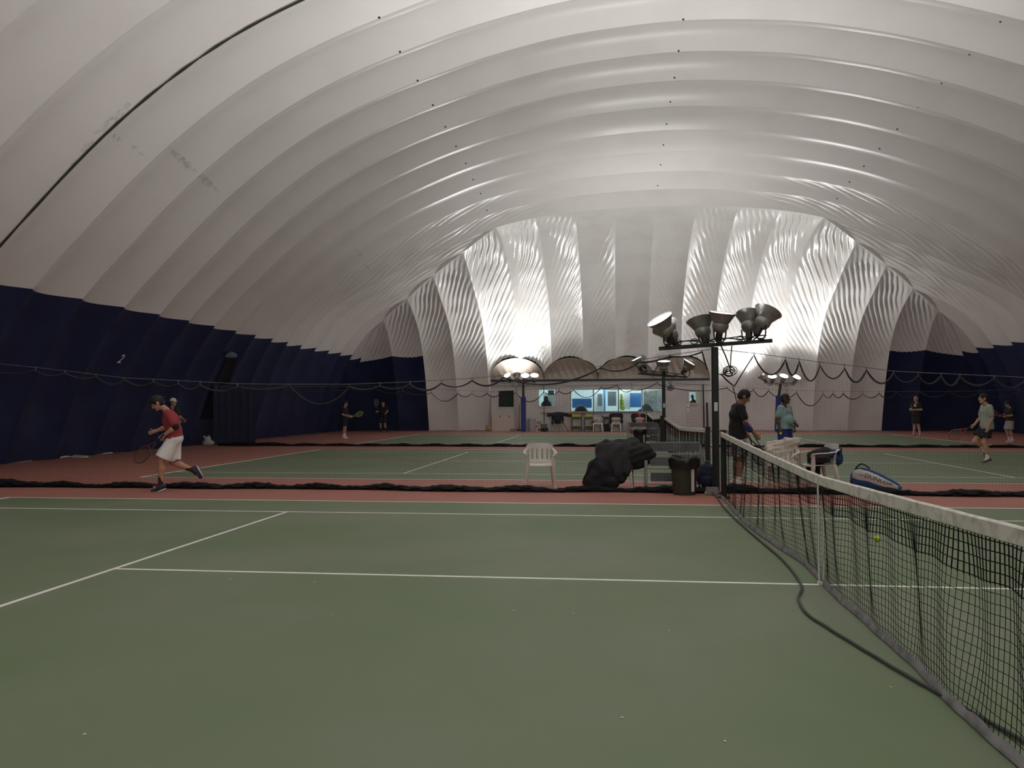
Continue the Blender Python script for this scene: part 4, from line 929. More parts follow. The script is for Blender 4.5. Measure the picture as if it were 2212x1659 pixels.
def person(label, loc, rz, H, pose, look=(0, 0), skin=None, shirt=None, shorts=None, shoes=None, socks=None, hair=None, cap=None, girth=1.0, res=.010, hands=((0, 0), (0, 0)), sleeve=.62, hem=-.04, shortlen=.72, shortw=1.0, baldtop=False, socklen=.16, extras=None, cat='person', armsleeve=None):
    t = thing('person', label, cat, loc, rz); s = H/1.75
    J = {k: np.array(v, float)*s for k, v in {**DEF, **pose}.items()}; g = girth
    ya, pi_ = look; Rh = np.array(Matrix.Rotation(ya, 3, 'Z') @ Matrix.Rotation(pi_, 3, 'X')); hc = J['hed']; hp = lambda *a: hc+Rh@(np.array(a)*s)
    up = J['nek']-J['pel']; up /= np.linalg.norm(up); rt = J['sR']-J['sL']; rt /= np.linalg.norm(rt); fw = np.cross(up, rt); fw /= np.linalg.norm(fw); hr = J['hR']-J['hL']; hr /= np.linalg.norm(hr)
    sh = (J['sL']+J['sR'])/2
    def torso(o, kk=None):
        P = []
        for q in (-1, 1):
            P.append(('c', J['pel']+hr*q*.070*s, J['wai']+rt*q*.062*s*g, (.112)*s*g+o, .105*s*g+o)); P.append(('c', J['wai']+rt*q*.062*s*g, J['che']+rt*q*.080*s, .105*s*g+o, .112*s+o)); P.append(('c', J['che']+rt*q*.08*s, sh+rt*q*.12*s-up*.015*s, .112*s+o, .062*s+o))
        if g > 1.05: P.append(('e', J['wai']+fw*.05*s*g, np.full(3, .135*s*g+o)))
        return P
    def arm(S, o, upto=1.0):
        a, e, w_ = J['s'+S], J['e'+S], J['w'+S]
        return [('c', a, a+(e-a)*min(upto, 1), .056*s+o, (.056-.014*min(upto, 1))*s+o)] if upto <= 1 else [('c', a, e, .056*s+o, .042*s+o), ('c', e, e+(w_-e)*(upto-1), .042*s+o, .034*s+o)]
    body = torso(0)
    for S in 'LR':
        a, e, w_ = J['s'+S], J['e'+S], J['w'+S]
        body += [('c', a, e, .054*s, .040*s), ('c', e, e+(w_-e)*.35, .041*s, .040*s), ('c', e+(w_-e)*.35, w_, .040*s, .026*s)]
        curl, roll = hands[0 if S == 'L' else 1]; d = (w_-e)/np.linalg.norm(w_-e); n0 = rt*(1 if S == 'R' else -1); n0 = n0*math.cos(roll)+np.cross(d, n0)*math.sin(roll)
        body += hand_prims(w_, d, n0, curl, s)
        h, k, a = J['h'+S], J['k'+S], J['a'+S]; m = k+(a-k)*.32; bk = -(J['t'+S]-a); bk /= np.linalg.norm(bk)
        body += [('c', h, k, .088*s*min(g, 1.15), .058*s), ('c', k, m+bk*.012*s, .056*s, .058*s), ('c', m+bk*.012*s, a, .057*s, .036*s), ('c', a, a+(J['t'+S]-a)*.6, .036*s, .03*s)]
    body += [('c', J['nek']-up*.03*s, hc-Rh@np.array((0, .015, .06))*s, .056*s, .052*s)]
    body += [('e', hp(0, -.005, .02), np.array((.077, .097, .098))*s, Rh), ('e', hp(0, .025, -.045), np.array((.062, .07, .072))*s, Rh), ('c', hp(0, .088, .012), hp(0, .112, -.022), .010*s, .016*s, None, .012), ('e', hp(0, .075, -.095), np.array((.028, .024, .022))*s, Rh)]
    for q in (-1, 1): body += [('e', hp(q*.078, -.008, -.005), np.array((.014, .024, .034))*s, Rh), ('c', hp(q*.012, .088, .03), hp(q*.05, .078, .032), .010*s, .009*s, None, .012)]
    ob = sdf_obj('body', body, res, skin or M_skin, t, .030*s)
    m = MB()
    for q in (-1, 1):
        c = hp(q*.032, .086, .012); m.lathe([(.0005, .006), (.007, .004), (.0095, -.002)], c, tuple(Rh@np.array((0, 1, 0))), 10)
    m.build('eyes', M_eye, t); m = MB(); m.tube([hp(x, .090-abs(x)*.4, -.062) for x in (-.024, -.012, 0, .012, .024)], .006*s, 6); m.build('mouth', M_lip, t, True)
    # shirt
    if shirt:
        o = .020; P = torso(o)
        for S in 'LR': P += arm(S, o+.008, sleeve)
        P += [('c', J['pel']+hr*q*.075*s-up*.06*s, J['wai'], .118*s*g+o, .11*s*g+o) for q in (-1, 1)]
        hemp = J['pel']+up*hem*s; cuts = [(hemp, -up), (J['nek']+up*.026*s, up)]
        D = sdf_obj('shirt', P, res, shirt, t, .028*s, cuts=cuts, wob=.005, wl=.18*s, seed=int(H*1000) % 97)
    if armsleeve:
        sd, a0, a1, mm = armsleeve; a, e, w_ = J['s'+sd], J['e'+sd], J['w'+sd]
        sdf_obj('arm_sleeve', [('c', a+(e-a)*a0, e, .052*s, .048*s), ('c', e, e+(w_-e)*a1, .048*s, .038*s)], res, mm, t, .02)
    if shorts:
        o = .016; P = [('c', J['pel']+hr*q*.070*s, J['wai']-up*.04*s+rt*q*.05*s, .115*s*g+o, .108*s*g+o) for q in (-1, 1)]
        for S in 'LR':
            h, k = J['h'+S], J['k'+S]; P.append(('c', h, h+(k-h)*shortlen, .092*s*g+o, .090*s*shortw+o))
        cut = [(J['wai']-up*.02*s, up)]
        # each leg ends in a flat hem
        lo = []
        obs = sdf_obj('shorts', P, res, shorts, t, .02*s, cuts=cut, wob=.004, wl=.15*s, seed=5)
        me = obs.data; vv = np.empty(len(me.vertices)*3, np.float32); me.vertices.foreach_get('co', vv); vv = vv.reshape(-1, 3)
        for S in 'LR':
            h, k = J['h'+S], J['k'+S]; d = (k-h)/np.linalg.norm(k-h); q = h+(k-h)*(shortlen+.06); other = J['h'+('R' if S == 'L' else 'L')]
            ex = (vv-q)@d; near = np.linalg.norm(np.cross(vv-h, d), axis=1) < .16*s
            msk = (ex > 0) & near & (((vv-h)@(h-other)) > -.02); vv[msk] -= np.outer(ex[msk], d)
        me.vertices.foreach_set('co', vv.ravel()); me.update()
    for S in 'LR':
        k, a, tt = J['k'+S], J['a'+S], J['t'+S]; f = tt-a; f = f/np.linalg.norm(f); shin = (k-a)/np.linalg.norm(k-a)
        if socks: sdf_obj('sock', [('c', a+shin*.0, a+shin*socklen*s, .041*s, .046*s), ('c', a, a+f*.06*s, .040*s, .036*s)], res*.8, socks, t, .02, cuts=[(a+shin*socklen*s, shin)])
        if shoes:
            up_ = shin-f*np.dot(shin, f); up_ /= np.linalg.norm(up_); sole = a-up_*.062*s
            P = [('c', a-f*.045*s-up_*.03*s, a+f*.02*s-up_*.022*s, .040*s, .044*s), ('c', a+f*.02*s-up_*.022*s, a+f*.15*s-up_*.040*s, .046*s, .036*s), ('c', a-f*.02*s, a+up_*.015*s, .042*s, .040*s)]
            ol = sdf_obj('shoe', P, res*.8, shoes, t, .02, cuts=[(a-up_*.080*s, -up_)])
            m = MB(); side = np.cross(f, up_); rings = []
            for zz in (-.088, -.070): rings.append([a+up_*zz*s+f*(.055+.118*math.cos(q))*s+side*.044*s*math.sin(q)*(1+.12*math.cos(q)) for q in np.linspace(0, 2*PI, 19)[:-1]])
            m.loft(rings); m.build('sole', M_white if shoes is not M_blacktrim else M_blacktrim, ol)
    if hair:
        P = [('e', hp(0, -.012, .027), np.array((.089, .110, .108))*s, Rh), ('e', hp(0, -.040, -.025), np.array((.080, .078, .080))*s, Rh)]; n1 = Rh@np.array((0, .86, -.50)); n2 = Rh@np.array((0, .25, -.95))
        sdf_obj('hair', P, res*.8, hair, t, .02, cuts=[(hp(0, .078, .050), n1), (hp(0, -.02, -.078), n2)], wob=.004, wl=.05)
    if cap:
        cm, dirn = cap; P = [('e', hp(0, -.008, .034), np.array((.095, .116, .108))*s, Rh)]
        oc = sdf_obj('cap', P, res*.8, cm, t, .01, cuts=[(hp(0, 0, .030), Rh@np.array((0, .12, -1.0)))])
        rings = []
        for x in np.linspace(-1, 1, 9):
            y0 = dirn*.075*math.sqrt(max(0, 1-(x*.8)**2)); y1 = dirn*(.095+.080*math.sqrt(max(0, 1-x*x*.9)))
            rings.append([hp(x*.072, y0, .040), hp(x*.072, y1, .026-.012*x*x), hp(x*.072, y1, .020-.012*x*x), hp(x*.072, y0, .033)])
        MB().loft(rings).build('visor', cm, oc, True)
    return t, J
def racket(label, grip, d, up, frame_mat, str_mat, grip_mat=None):
    """grip = butt end, d = direction to the head tip, up = string-plane normal"""
    grip = np.array(grip, float); d = np.array(d, float); d /= np.linalg.norm(d); nrm = np.array(up, float); nrm -= d*np.dot(nrm, d); nrm /= np.linalg.norm(nrm); b = np.cross(nrm, d)
    t = thing('tennis_racket', label, 'racket', tuple(map(float, grip)))
    g0 = np.zeros(3); hc = d*.515
    m = MB(); m.tube([hc+d*.17*math.cos(q)+b*.128*math.sin(q) for q in np.linspace(0, 2*PI, 41)[:-1]], .0115, 8, closed=True)
    for q in (-1, 1): m.tube([d*.20+b*q*.010, d*.28+b*q*.035, d*.365+b*q*.075], .010, 8)
    m.tube([d*.365+b*.075, d*.352, d*.365-b*.075], .009, 6); m.build('frame', frame_mat, t, True)
    m = MB(); m.tube([g0, d*.01, d*.19, d*.21], [.018, .0165, .0155, .012], 8); m.build('grip', grip_mat or M_blacktrim, t, True)
    P = []
    for x in np.linspace(-.11, .11, 15): h = .165*math.sqrt(max(0, 1-(x/.126)**2)); P.append(np.array([hc+b*x-d*h, hc+b*x+d*h]))
    for y in np.linspace(-.15, .15, 18): h = .124*math.sqrt(max(0, 1-(y/.168)**2)); P.append(np.array([hc+d*y-b*h, hc+d*y+b*h]))
    V, Q = strands(P, .0016); npmesh('strings', V, Q, str_mat, t, False); return t
def world(t, p): r = rot2(p[0], p[1], t.rotation_euler[2]); return np.array([t.location[0]+r[0], t.location[1]+r[1], t.location[2]+p[2]])
M_redshirt = mat('shirt_red', (.34, .045, .058), .8); M_whiteshort = mat('shorts_white', (.90, .88, .86), .8); M_blackshirt = mat('shirt_black', (.012, .012, .014), .8)
M_teal = mat('shirt_teal', (.27, .39, .39), .85, noise=(9, (.23, .34, .34), .4, .7)); M_blueshort = mat('shorts_blue', (.020, .030, .22), .75); M_greyshirt = mat('shirt_grey', (.36, .39, .34), .85); M_greyshort = mat('shorts_grey', (.38, .39, .42), .85)
M_pattern = mat('shorts_pattern', (.50, .49, .47), .85, noise=(26, (.14, .14, .14), .48, .56)); M_navyshoe = mat('shoe_navy', (.03, .035, .07), .6); M_pinkshoe = mat('shoe_pink', (.75, .14, .20), .6); M_maroon = mat('sock_maroon', (.06, .02, .025), .85)
M_limeframe = mat('frame_lime', (.36, .46, .09), .45); M_pinkframe = mat('frame_pink', (.42, .10, .13), .45); M_redframe = mat('frame_red', (.40, .07, .06), .45); M_orange = mat('waistband_orange', (.45, .09, .05), .8)
M_limestr = mat('string_lime', (.40, .50, .10), .5); M_blackshoe = M_blacktrim

# 1 runner in red, jogging to the left
t, J = person('running man in a red shirt, white shorts and dark cap, looking down', (-9.64, 6.76, 0), PI/2+.42, 1.78, dict(
    pel=(0, -.02, .92), wai=(0, .0, 1.06), che=(.0, .05, 1.26), nek=(0, .12, 1.445), hed=(0, .27, 1.555), sL=(-.165, .08, 1.36), sR=(.165, .08, 1.36),
    eL=(-.25, -.06, 1.14), wL=(-.20, .14, .99), eR=(.24, .14, 1.12), wR=(.18, .33, 1.05), hL=(-.09, 0, .91), hR=(.09, -.02, .91),
    kL=(-.10, .19, .53), aL=(-.10, .20, .10), tL=(-.10, .36, .04), kR=(.10, .03, .50), aR=(.11, -.34, .33), tR=(.11, -.41, .20)), look=(0, -.65),
    skin=M_skin, shirt=M_redshirt, shorts=M_whiteshort, shoes=M_navyshoe, socks=M_maroon, hair=M_hair, cap=(M_blacktrim, -1), res=.0085, hands=((1.0, .5), (1.0, 0)), sleeve=.72, hem=.02, shortlen=.80, shortw=1.35, armsleeve=('L', .72, .45, mat('sleeve_maroon', (.030, .010, .012), .85)))
wl = world(t, J['wL']); racket('brownish racket held low by the running man', wl+np.array((.02, -.02, .02)), (-.62, -.15, -.62), (.2, 1, -.2), mat('frame_brown', (.10, .035, .03), .5), mat('string_brown', (.12, .05, .045), .6))
# 2 man behind the runner
q = fl(355, 981); t, J = person('man in a white cap and dark shirt standing by the blue wall behind the runner', (float(q[0])+.26, float(q[1]), 0), -PI/2-.25, 1.76, dict(eL=(-.22, .10, 1.16), wL=(-.16, .32, 1.08), eR=(.22, .05, 1.14), wR=(.10, .30, 1.05)), look=(.0, .0),
    skin=M_skin, shirt=M_blackshirt, shorts=M_blackshirt, shoes=mat('shoe_white', (.85, .83, .81), .6), socks=M_whiteshort, hair=M_hair, cap=(mat('cap_white', (.82, .80, .72), .8), 1), res=.012, hands=((.6, 0), (.6, 0)))
# 3 man with the lime racket, facing right
q = fl(745, 947); t, J = person('man in black holding a lime green racket, facing right by the blue wall', (float(q[0])-.02, float(q[1]), 0), -PI/2, 1.70, dict(eL=(-.20, .02, 1.12), wL=(-.08, .27, 1.08), eR=(.23, -.02, 1.14), wR=(.10, .30, 1.02)), look=(.15, -.1),
    skin=M_skin, shirt=M_blackshirt, shorts=M_blackshirt, shoes=MATS['shoe_white'], socks=M_whiteshort, hair=M_hair, res=.013, hands=((1.1, 0), (1.1, .3)), shortlen=.75)
wl = world(t, J['wR']); racket('lime green racket held out by the man in black near the left wall', wl+np.array((-.02, 0, -.02)), (.9, -.1, .28), (-.25, -.9, .35), M_limeframe, M_limestr, M_white)
# 4 man facing us with the raised racket
q = fl(827, 933.5); t, J = person('man in black facing the camera with a racket raised beside his head', (float(q[0])+.1, float(q[1])-.25, 0), PI-.15, 1.74, dict(eL=(-.30, .10, 1.20), wL=(-.30, .30, 1.10), eR=(.30, .06, 1.18), wR=(.30, .26, 1.16), kR=(.14, .10, .50), kL=(-.12, .06, .50), aL=(-.13, -.02, .09), aR=(.16, .0, .09), tL=(-.15, .14, .03), tR=(.20, .14, .03)), look=(0, 0),
    skin=M_skin, shirt=M_blackshirt, shorts=M_blackshirt, shoes=M_blackshoe, socks=M_blackshirt, hair=M_hair, res=.014, hands=((1.1, 0), (1.1, 0)), shortlen=.9)
wl = world(t, J['wR']); racket('pinkish grey racket raised beside the head of the man in black', wl+np.array((.0, -.05, .02)), (-.02, .1, 1), (.2, -1, .1), mat('frame_mauve', (.22, .15, .17), .5), mat('string_mauve', (.26, .22, .24), .6))
# 5 man in black by the net
t, J = person('man in a black shirt with red collar and patterned shorts behind the closest net', (.54, 8.32, 0), -PI/2+.1, 1.80, dict(
    hed=(0, .125, 1.615), nek=(0, .03, 1.48), che=(0, .01, 1.30), sL=(-.172, .02, 1.405), sR=(.172, .02, 1.405), eL=(-.23, .0, 1.16), wL=(-.18, .18, .96), eR=(.23, .08, 1.16), wR=(.17, .28, .93), kL=(-.10, .03, .50), kR=(.10, .05, .50)), look=(-.1, -.60),
    skin=M_skin2, shirt=M_blackshirt, shorts=M_pattern, shoes=MATS['shoe_white'], socks=M_whiteshort, hair=M_hair, res=.0085, hands=((.8, .3), (.9, .3)), sleeve=.66, hem=-.10, shortlen=.82, shortw=1.25, socklen=.10)
m = MB(); c = (J['nek']); m.tube([c+np.array((.072*math.cos(a), .068*math.sin(a)+.008, -.012-.02*math.sin(a))) for a in np.linspace(0, 2*PI, 25)[:-1]], .014, 8, closed=True); m.build('collar', mat('collar_red', (.34, .05, .03), .8), t, True)
m = MB()
for q in (-1, 1): m.tube([J['nek']+np.array((q*.07, .045, .0)), J['s'+('R' if q > 0 else 'L')]*.55+J['nek']*.45+np.array((0, .055, .035)), J['s'+('R' if q > 0 else 'L')]+np.array((q*.03, .055, .045)), J['s'+('R' if q > 0 else 'L')]+np.array((q*.06, .05, -.04))], .006, 6)
m.build('piping', M_white, t, True)
wl = world(t, J['wL']); racket('dark racket hanging from the hand of the man in the black shirt', wl+np.array((.02, 0, .02)), (.45, -.05, -.85), (.2, 1, .1), M_blackshoe, M_rope)
# 6 man in teal
t, J = person('stocky man in a teal shirt and blue shorts holding a tennis ball', (2.50, 13.9, 0), -PI/2-.75, 1.76, dict(eL=(-.28, .0, 1.16), wL=(-.24, .16, 1.02), eR=(.27, -.03, 1.15), wR=(.30, .05, .90), hed=(0, .035, 1.635), kL=(-.12, .02, .50), kR=(.12, .03, .50)), look=(.45, -.05),
    skin=M_skin3, shirt=M_teal, shorts=M_blueshort, shoes=MATS['shoe_white'], socks=M_whiteshort, hair=M_hair, girth=1.18, res=.0095, hands=((.9, 0), (.7, 0)), sleeve=.70, hem=-.06, shortlen=.85, shortw=1.25)
w2 = world(t, J['wR']); d = world(t, J['wR'])-world(t, J['eR']); d /= np.linalg.norm(d); bl = w2+d*.12; b_ = ball('yellow tennis ball held in the right hand of the man in teal', float(bl[0]), float(bl[1])); b_.location = tuple(map(float, bl))
w2 = world(t, J['wL']); racket('dark racket tucked by the left side of the man in teal', w2+np.array((.0, .02, .06)), (.02, .95, -.35), (.8, .1, .5), M_blackshoe, M_rope)
# 7 bald man
q = fl(1978, 943); t, J = person('bald man in a black shirt and shorts with bright pink shoes', (float(q[0])+.05, float(q[1]), 0), PI/2+.55, 1.84, dict(eL=(-.27, .02, 1.17), wL=(-.04, .25, 1.16), eR=(.26, .05, 1.17), wR=(.04, .28, 1.20), aL=(-.15, -.02, .09), aR=(.15, .0, .09), tL=(-.2, .13, .03), tR=(.2, .13, .03)), look=(.25, 0),
    skin=M_skin, shirt=M_blackshirt, shorts=M_blackshirt, shoes=M_pinkshoe, socks=mat('sock_pink', (.62, .45, .45), .85), res=.013, hands=((.5, 0), (.5, 0)), girth=1.05, shortlen=.8, shortw=1.2, socklen=.2)
m = MB(); c = J['che']; rings = [[(x, c[1]+.135+.0*x, c[2]+z) for x, z in ((-.10, .09), (.02, .10), (.0, .0), (-.09, -.01))], [(x, c[1]+.142, c[2]+z) for x, z in ((-.10, .09), (.02, .10), (.0, .0), (-.09, -.01))]]; m.loft(rings); m.build('chest_print', M_white, t)
# 8 man in grey walking left
q = fl(2124, 999); t, J = person('slim man in a grey shirt and black shorts walking across the middle court', (float(q[0])+.10, float(q[1]), 0), PI/2-.05, 1.76, dict(hed=(0, .07, 1.63), eL=(-.22, -.04, 1.13), wL=(-.22, .05, .89), eR=(.22, .06, 1.14), wR=(.22, .22, .95), kL=(-.09, .10, .50), aL=(-.09, .02, .09), tL=(-.09, .19, .03), kR=(.09, .26, .53), aR=(.09, .02, .34), tR=(.09, .06, .20)), look=(0, -.12),
    skin=M_skin, shirt=M_greyshirt, shorts=M_blackshirt, shoes=mat('shoe_grey', (.10, .115, .12), .6), socks=M_whiteshort, hair=M_hair, res=.0095, hands=((.5, 0), (1.0, 0)), sleeve=.72, hem=-.10, shortlen=.62, shortw=1.2, socklen=.12)
wl = world(t, J['wR']); racket('red racket swinging low from the far hand of the man in grey', wl+np.array((.0, 0, .0)), (-.78, .1, -.45), (.2, 1, .2), M_redframe, M_greyrope)
# 9 player at the right wall
q = fl(2183, 955); t, J = person('short player in a black shirt, cap and grey shorts by the right wall', (float(q[0]), float(q[1]), 0), PI/2+.1, 1.60, dict(hed=(0, .10, 1.62), eL=(-.22, .04, 1.14), wL=(-.16, .28, 1.10), eR=(.22, .10, 1.16), wR=(.10, .34, 1.12), kL=(-.11, .06, .50), kR=(.11, .10, .50)), look=(0, -.2),
    skin=M_skin, shirt=M_blackshirt, shorts=M_greyshort, shoes=MATS['shoe_white'], socks=M_whiteshort, hair=M_hair, cap=(M_blacktrim, 1), res=.012, hands=((1.0, 0), (1.0, 0)), shortlen=.85, shortw=1.2)
wl = world(t, J['wL']); racket('pink racket held out by the short player at the right wall', wl+np.array((.02, 0, 0)), (-.85, .0, .22), (.15, 1, .3), M_pinkframe, mat('string_pink', (.30, .12, .14), .6))

# ------------------------------------------------------------------ fittings on the membrane
def on_wall(u, v):
    """point of the left wall skin (ribs) seen at a pixel, with its inward normal"""
    d = ray(u, v); lo, hi = 5.0, 60.0
    def inside(k): p = CAM+d*k; s_ = HW-abs(p[0]-XC); return s_ > 0 and p[2] < float(fside(np.array(max(s_, 0)), np.array(p[1])))
    for _ in range(60):
        m_ = (lo+hi)/2
        if inside(m_): lo = m_
        else: hi = m_
    p = CAM+d*lo; s_ = HW-abs(p[0]-XC); dz = float(fside(np.array(s_+.05), np.array(p[1]))-fside(np.array(s_-.05), np.array(p[1])))/.1
    n = np.array([dz*(1 if p[0] < XC else -1), 0, -1.0]); n /= np.linalg.norm(n); return p, n
dot_rows = [[(819, 38), (864, 112), (902, 174), (935, 227), (962, 274), (985, 316), (1006, 353), (1022, 388), (1038, 418), (1052, 454)], [(1476, 42), (1466, 110), (1457, 168), (1448, 220), (1440, 268), (1433, 313), (1427, 356), (1421, 401)], [(2161, 47), (2094, 118), (2034, 180), (1983, 232), (1938, 279), (1900, 321), (1866, 359), (1835, 393), (1808, 429)]]
ceil_ob = bpy.data.objects['ceiling']; ceil_ob.data.update()
for row in dot_rows:
    for (u, v) in row:
        d = Vector(ray(u, v)).normalized(); ok, loc, nrm, _ = ceil_ob.ray_cast(Vector(CAM), d)
        if not ok: continue
        if nrm.dot(d) > 0: nrm = -nrm
        m = MB(); m.lathe([(.001, .012), (.022, .012), (.029, .006), (.031, -.01)], loc, nrm, 14); m.build('seam_plug', M_blacktrim, ceil_ob, True)
# dark cord along one seam of the roof
yk = Y8-11*RS; P = []
for u, v in [(-20, 562), (0, 538), (40, 490), (78, 445), (118, 398), (155, 357), (190, 322), (225, 287), (250, 262), (285, 233), (320, 205), (358, 176), (395, 148), (430, 122), (465, 98), (500, 77), (535, 57), (570, 38), (605, 19), (640, 0), (700, -30)]:
    q = aty(u, v, yk); s_ = HW-abs(q[0]-XC); zz = float(fside(np.array(s_), np.array(yk))); P.append((float(q[0]), yk, zz-.035))
g = random.Random(4); rad = [.014+.016*abs(math.sin(i*1.7)) for i in range(len(P))]
m = MB(); m.tube(P, rad, 6); m.build('seam_cord', mat('cord_mouldy', (.035, .04, .025), .9), ceil_ob, True)
# grubby scuffs on the roof membrane (thin dirt films lying on the skin)
M_dirt = mat('dirt', (.42, .40, .37), .8); 
nt = M_dirt.node_tree; b = nt.nodes['Principled BSDF']; tcn = nt.nodes.new('ShaderNodeTexCoord'); n1 = nt.nodes.new('ShaderNodeTexNoise'); n1.inputs['Scale'].default_value = 7; n1.inputs['Detail'].default_value = 6
mr = nt.nodes.new('ShaderNodeMapRange'); mr.inputs[1].default_value = .46; mr.inputs[2].default_value = .66; mr.inputs[4].default_value = .30; nt.links.new(tcn.outputs['Object'], n1.inputs['Vector']); nt.links.new(n1.outputs['Fac'], mr.inputs[0]); nt.links.new(mr.outputs[0], b.inputs['Alpha'])
def scuff(pts, wpx):
    V = []; k = 7
    for i, (u, v) in enumerate(pts):
        du, dv = (pts[min(i+1, len(pts)-1)][0]-pts[max(i-1, 0)][0], pts[min(i+1, len(pts)-1)][1]-pts[max(i-1, 0)][1]); L = math.hypot(du, dv); wv = wpx*(.35+.65*math.sin(PI*(i+.4)/(len(pts)-.2)))
        for j in range(k):
            s_ = (j/(k-1)-.5)*2*wv; d = Vector(ray(u-dv/L*s_, v+du/L*s_)).normalized(); ok, loc, nrm, _ = ceil_ob.ray_cast(Vector(CAM), d); V.append(loc-d*.03 if ok else Vector(CAM)+d*20)
    npmesh('stain', V, gridq(len(pts), k), M_dirt, ceil_ob)
scuff([(362+i*12.5, 318+i*11) for i in range(10)], 9)
scuff([(246+i*3, 288+i*6) for i in range(6)], 9)
scuff([(285+i*8, 316+i*5) for i in range(5)], 6)
scuff([(150+i*26, 358-i*27) for i in range(6)], 10)
scuff([(768+i*6, 537+i*9) for i in range(6)], 3)
# number painted on the left wall
p, n = on_wall(260, 776)
cu = bpy.data.curves.new('num', 'FONT'); cu.body = '2'; cu.size = .42; cu.shear = .3; cu.extrude = .004; cu.align_x = 'CENTER'; cu.align_y = 'CENTER'
to = bpy.data.objects.new('num', cu); COL.objects.link(to); dg = bpy.context.evaluated_depsgraph_get(); me = bpy.data.meshes.new_from_object(to.evaluated_get(dg)); bpy.data.objects.remove(to)
me.materials.clear(); me.materials.append(M_white); o = bpy.data.objects.new('court_number', me)
zx = Vector(n); xx = Vector((0, 1, 0)); yy = zx.cross(xx); d0 = Vector(ray(260, 776)).normalized()
okw, locw, _, _ = bpy.data.objects['wall_left'].ray_cast(Vector(CAM), d0); base = (locw if okw else Vector(p))-d0*.10
o.matrix_world = Matrix(((xx.x, yy.x, zx.x, base.x), (xx.y, yy.y, zx.y, base.y), (xx.z, yy.z, zx.z, base.z), (0, 0, 0, 1))); link(o); tag(o, 'white numeral 2 painted on the navy left wall', 'number')
wl_ob = bpy.data.objects['wall_left']
def cast_wall(u, v, off=.05):
    d = Vector(ray(u, v)).normalized(); ok, loc, nrm, _ = wl_ob.ray_cast(Vector(CAM), d)
    return (loc if ok else Vector(on_wall(u, v)[0]))-d*off
# tall dark emergency opening with its grey hood, and the curtain hanging below it
L0 = [(490, 776), (482, 795), (471, 820), (459, 848), (447, 876), (437, 905)]; R0 = [(512, 776), (506, 795), (497, 820), (487, 848), (477, 876), (466, 905)]
V = []
for a, b_ in zip(L0, R0):
    for k in range(5): f = k/4; V.append(cast_wall(a[0]+(b_[0]-a[0])*f, a[1]+(b_[1]-a[1])*f, .12))
dr = npmesh('door_2', V, gridq(6, 5), mat('opening_black', (.004, .004, .005), .9)); tag(dr, kind='structure')
hd = [cast_wall(486+5.2*i, 770-3.5*math.sin(PI*i/5), .25) for i in range(6)]; m = MB(); m.tube(hd, [.02, .10, .13, .13, .10, .02], 8); m.build('hood', mat('hood_grey', (.12, .16, .20), .6), dr, True)
V = []; nu, nv = 60, 12
for i in range(nu):
    f = i/(nu-1); x0 = -17.1+.95*f**1.3; y0 = 22.75+1.65*f
    for j in range(nv):
        h = j/(nv-1); z = .02+2.35*h; V.append((x0+.07*math.sin(f*38)*(1-.5*h)+.10*h*(1-f)*0, y0+.03*math.cos(f*38), z+.06*math.sin(f*19)*(h > .99)))
tag(npmesh('curtain', V, gridq(nu, nv), M_navycloth), 'navy fabric curtain hanging in folds beside the dark opening in the left wall', 'curtain')
V = []
for i in range(8):
    f = i/7; a = fl(413+7*f, 961-f*2); 
    for j in range(6): h = j/5; V.append((float(a[0])+.08, float(a[1]), .01+1.25*h*(f**.8)))
m = npmesh('door_3', V, gridq(8, 6), MATS['opening_black']); tag(m, kind='structure')
q = fl(428, 962); x, y = float(q[0])+.45, float(q[1])-.15
tag(sdf_obj('sack', [('c', (x, y, .12), (x+.02, y, .22), .17, .12), ('c', (x-.05, y, .28), (x-.14, y-.02, .36), .06, .03), ('c', (x+.05, y, .28), (x+.08, y-.02, .38), .06, .03), ('e', (x+.06, y, .10), (.22, .14, .11))], .02, mat('sack_white', (.50, .50, .46), .7), None, .05, cuts=[((0, 0, .006), (0, 0, -1))], wob=.012, wl=.15), 'white plastic sack sitting on the floor by the curtain on the left wall', 'sack')
for i, (u0, v0, u1, v1, lb) in enumerate([(8, 1001, 60, 996, 'pale batten along the foot of the left wall at the very edge of view'), (196, 983, 236, 979, 'pale batten along the foot of the left wall below the painted number'), (270, 975.5, 306, 972, 'pale batten along the foot of the left wall behind the running man'), (449, 959, 470, 957, 'pale batten at the foot of the curtain')]):
    a = fl(u0, v0); b_ = fl(u1, v1); m = MB(); d = b_-a; L = float(np.linalg.norm(d[:2])); ang = math.atan2(d[1], d[0]); c = (a+b_)/2
    m.box((float(c[0])+.1, float(c[1]), .022), (L, .05, .04), rot=ang); tag(m.build('batten', M_panelpink), lb, 'batten', 'battens along the left wall')
P = [fl(u, v) for u, v in [(104, 991), (118, 988.5), (135, 987), (150, 987.5), (162, 989), (150, 990), (128, 990)]]; m = MB(); m.tube(smoothpath([(float(p[0])+.40, float(p[1]), .035) for p in P], 4), .03, 8); tag(m.build('hose', M_panelpink, None, True), 'pale hose looped at the foot of the left wall', 'hose')
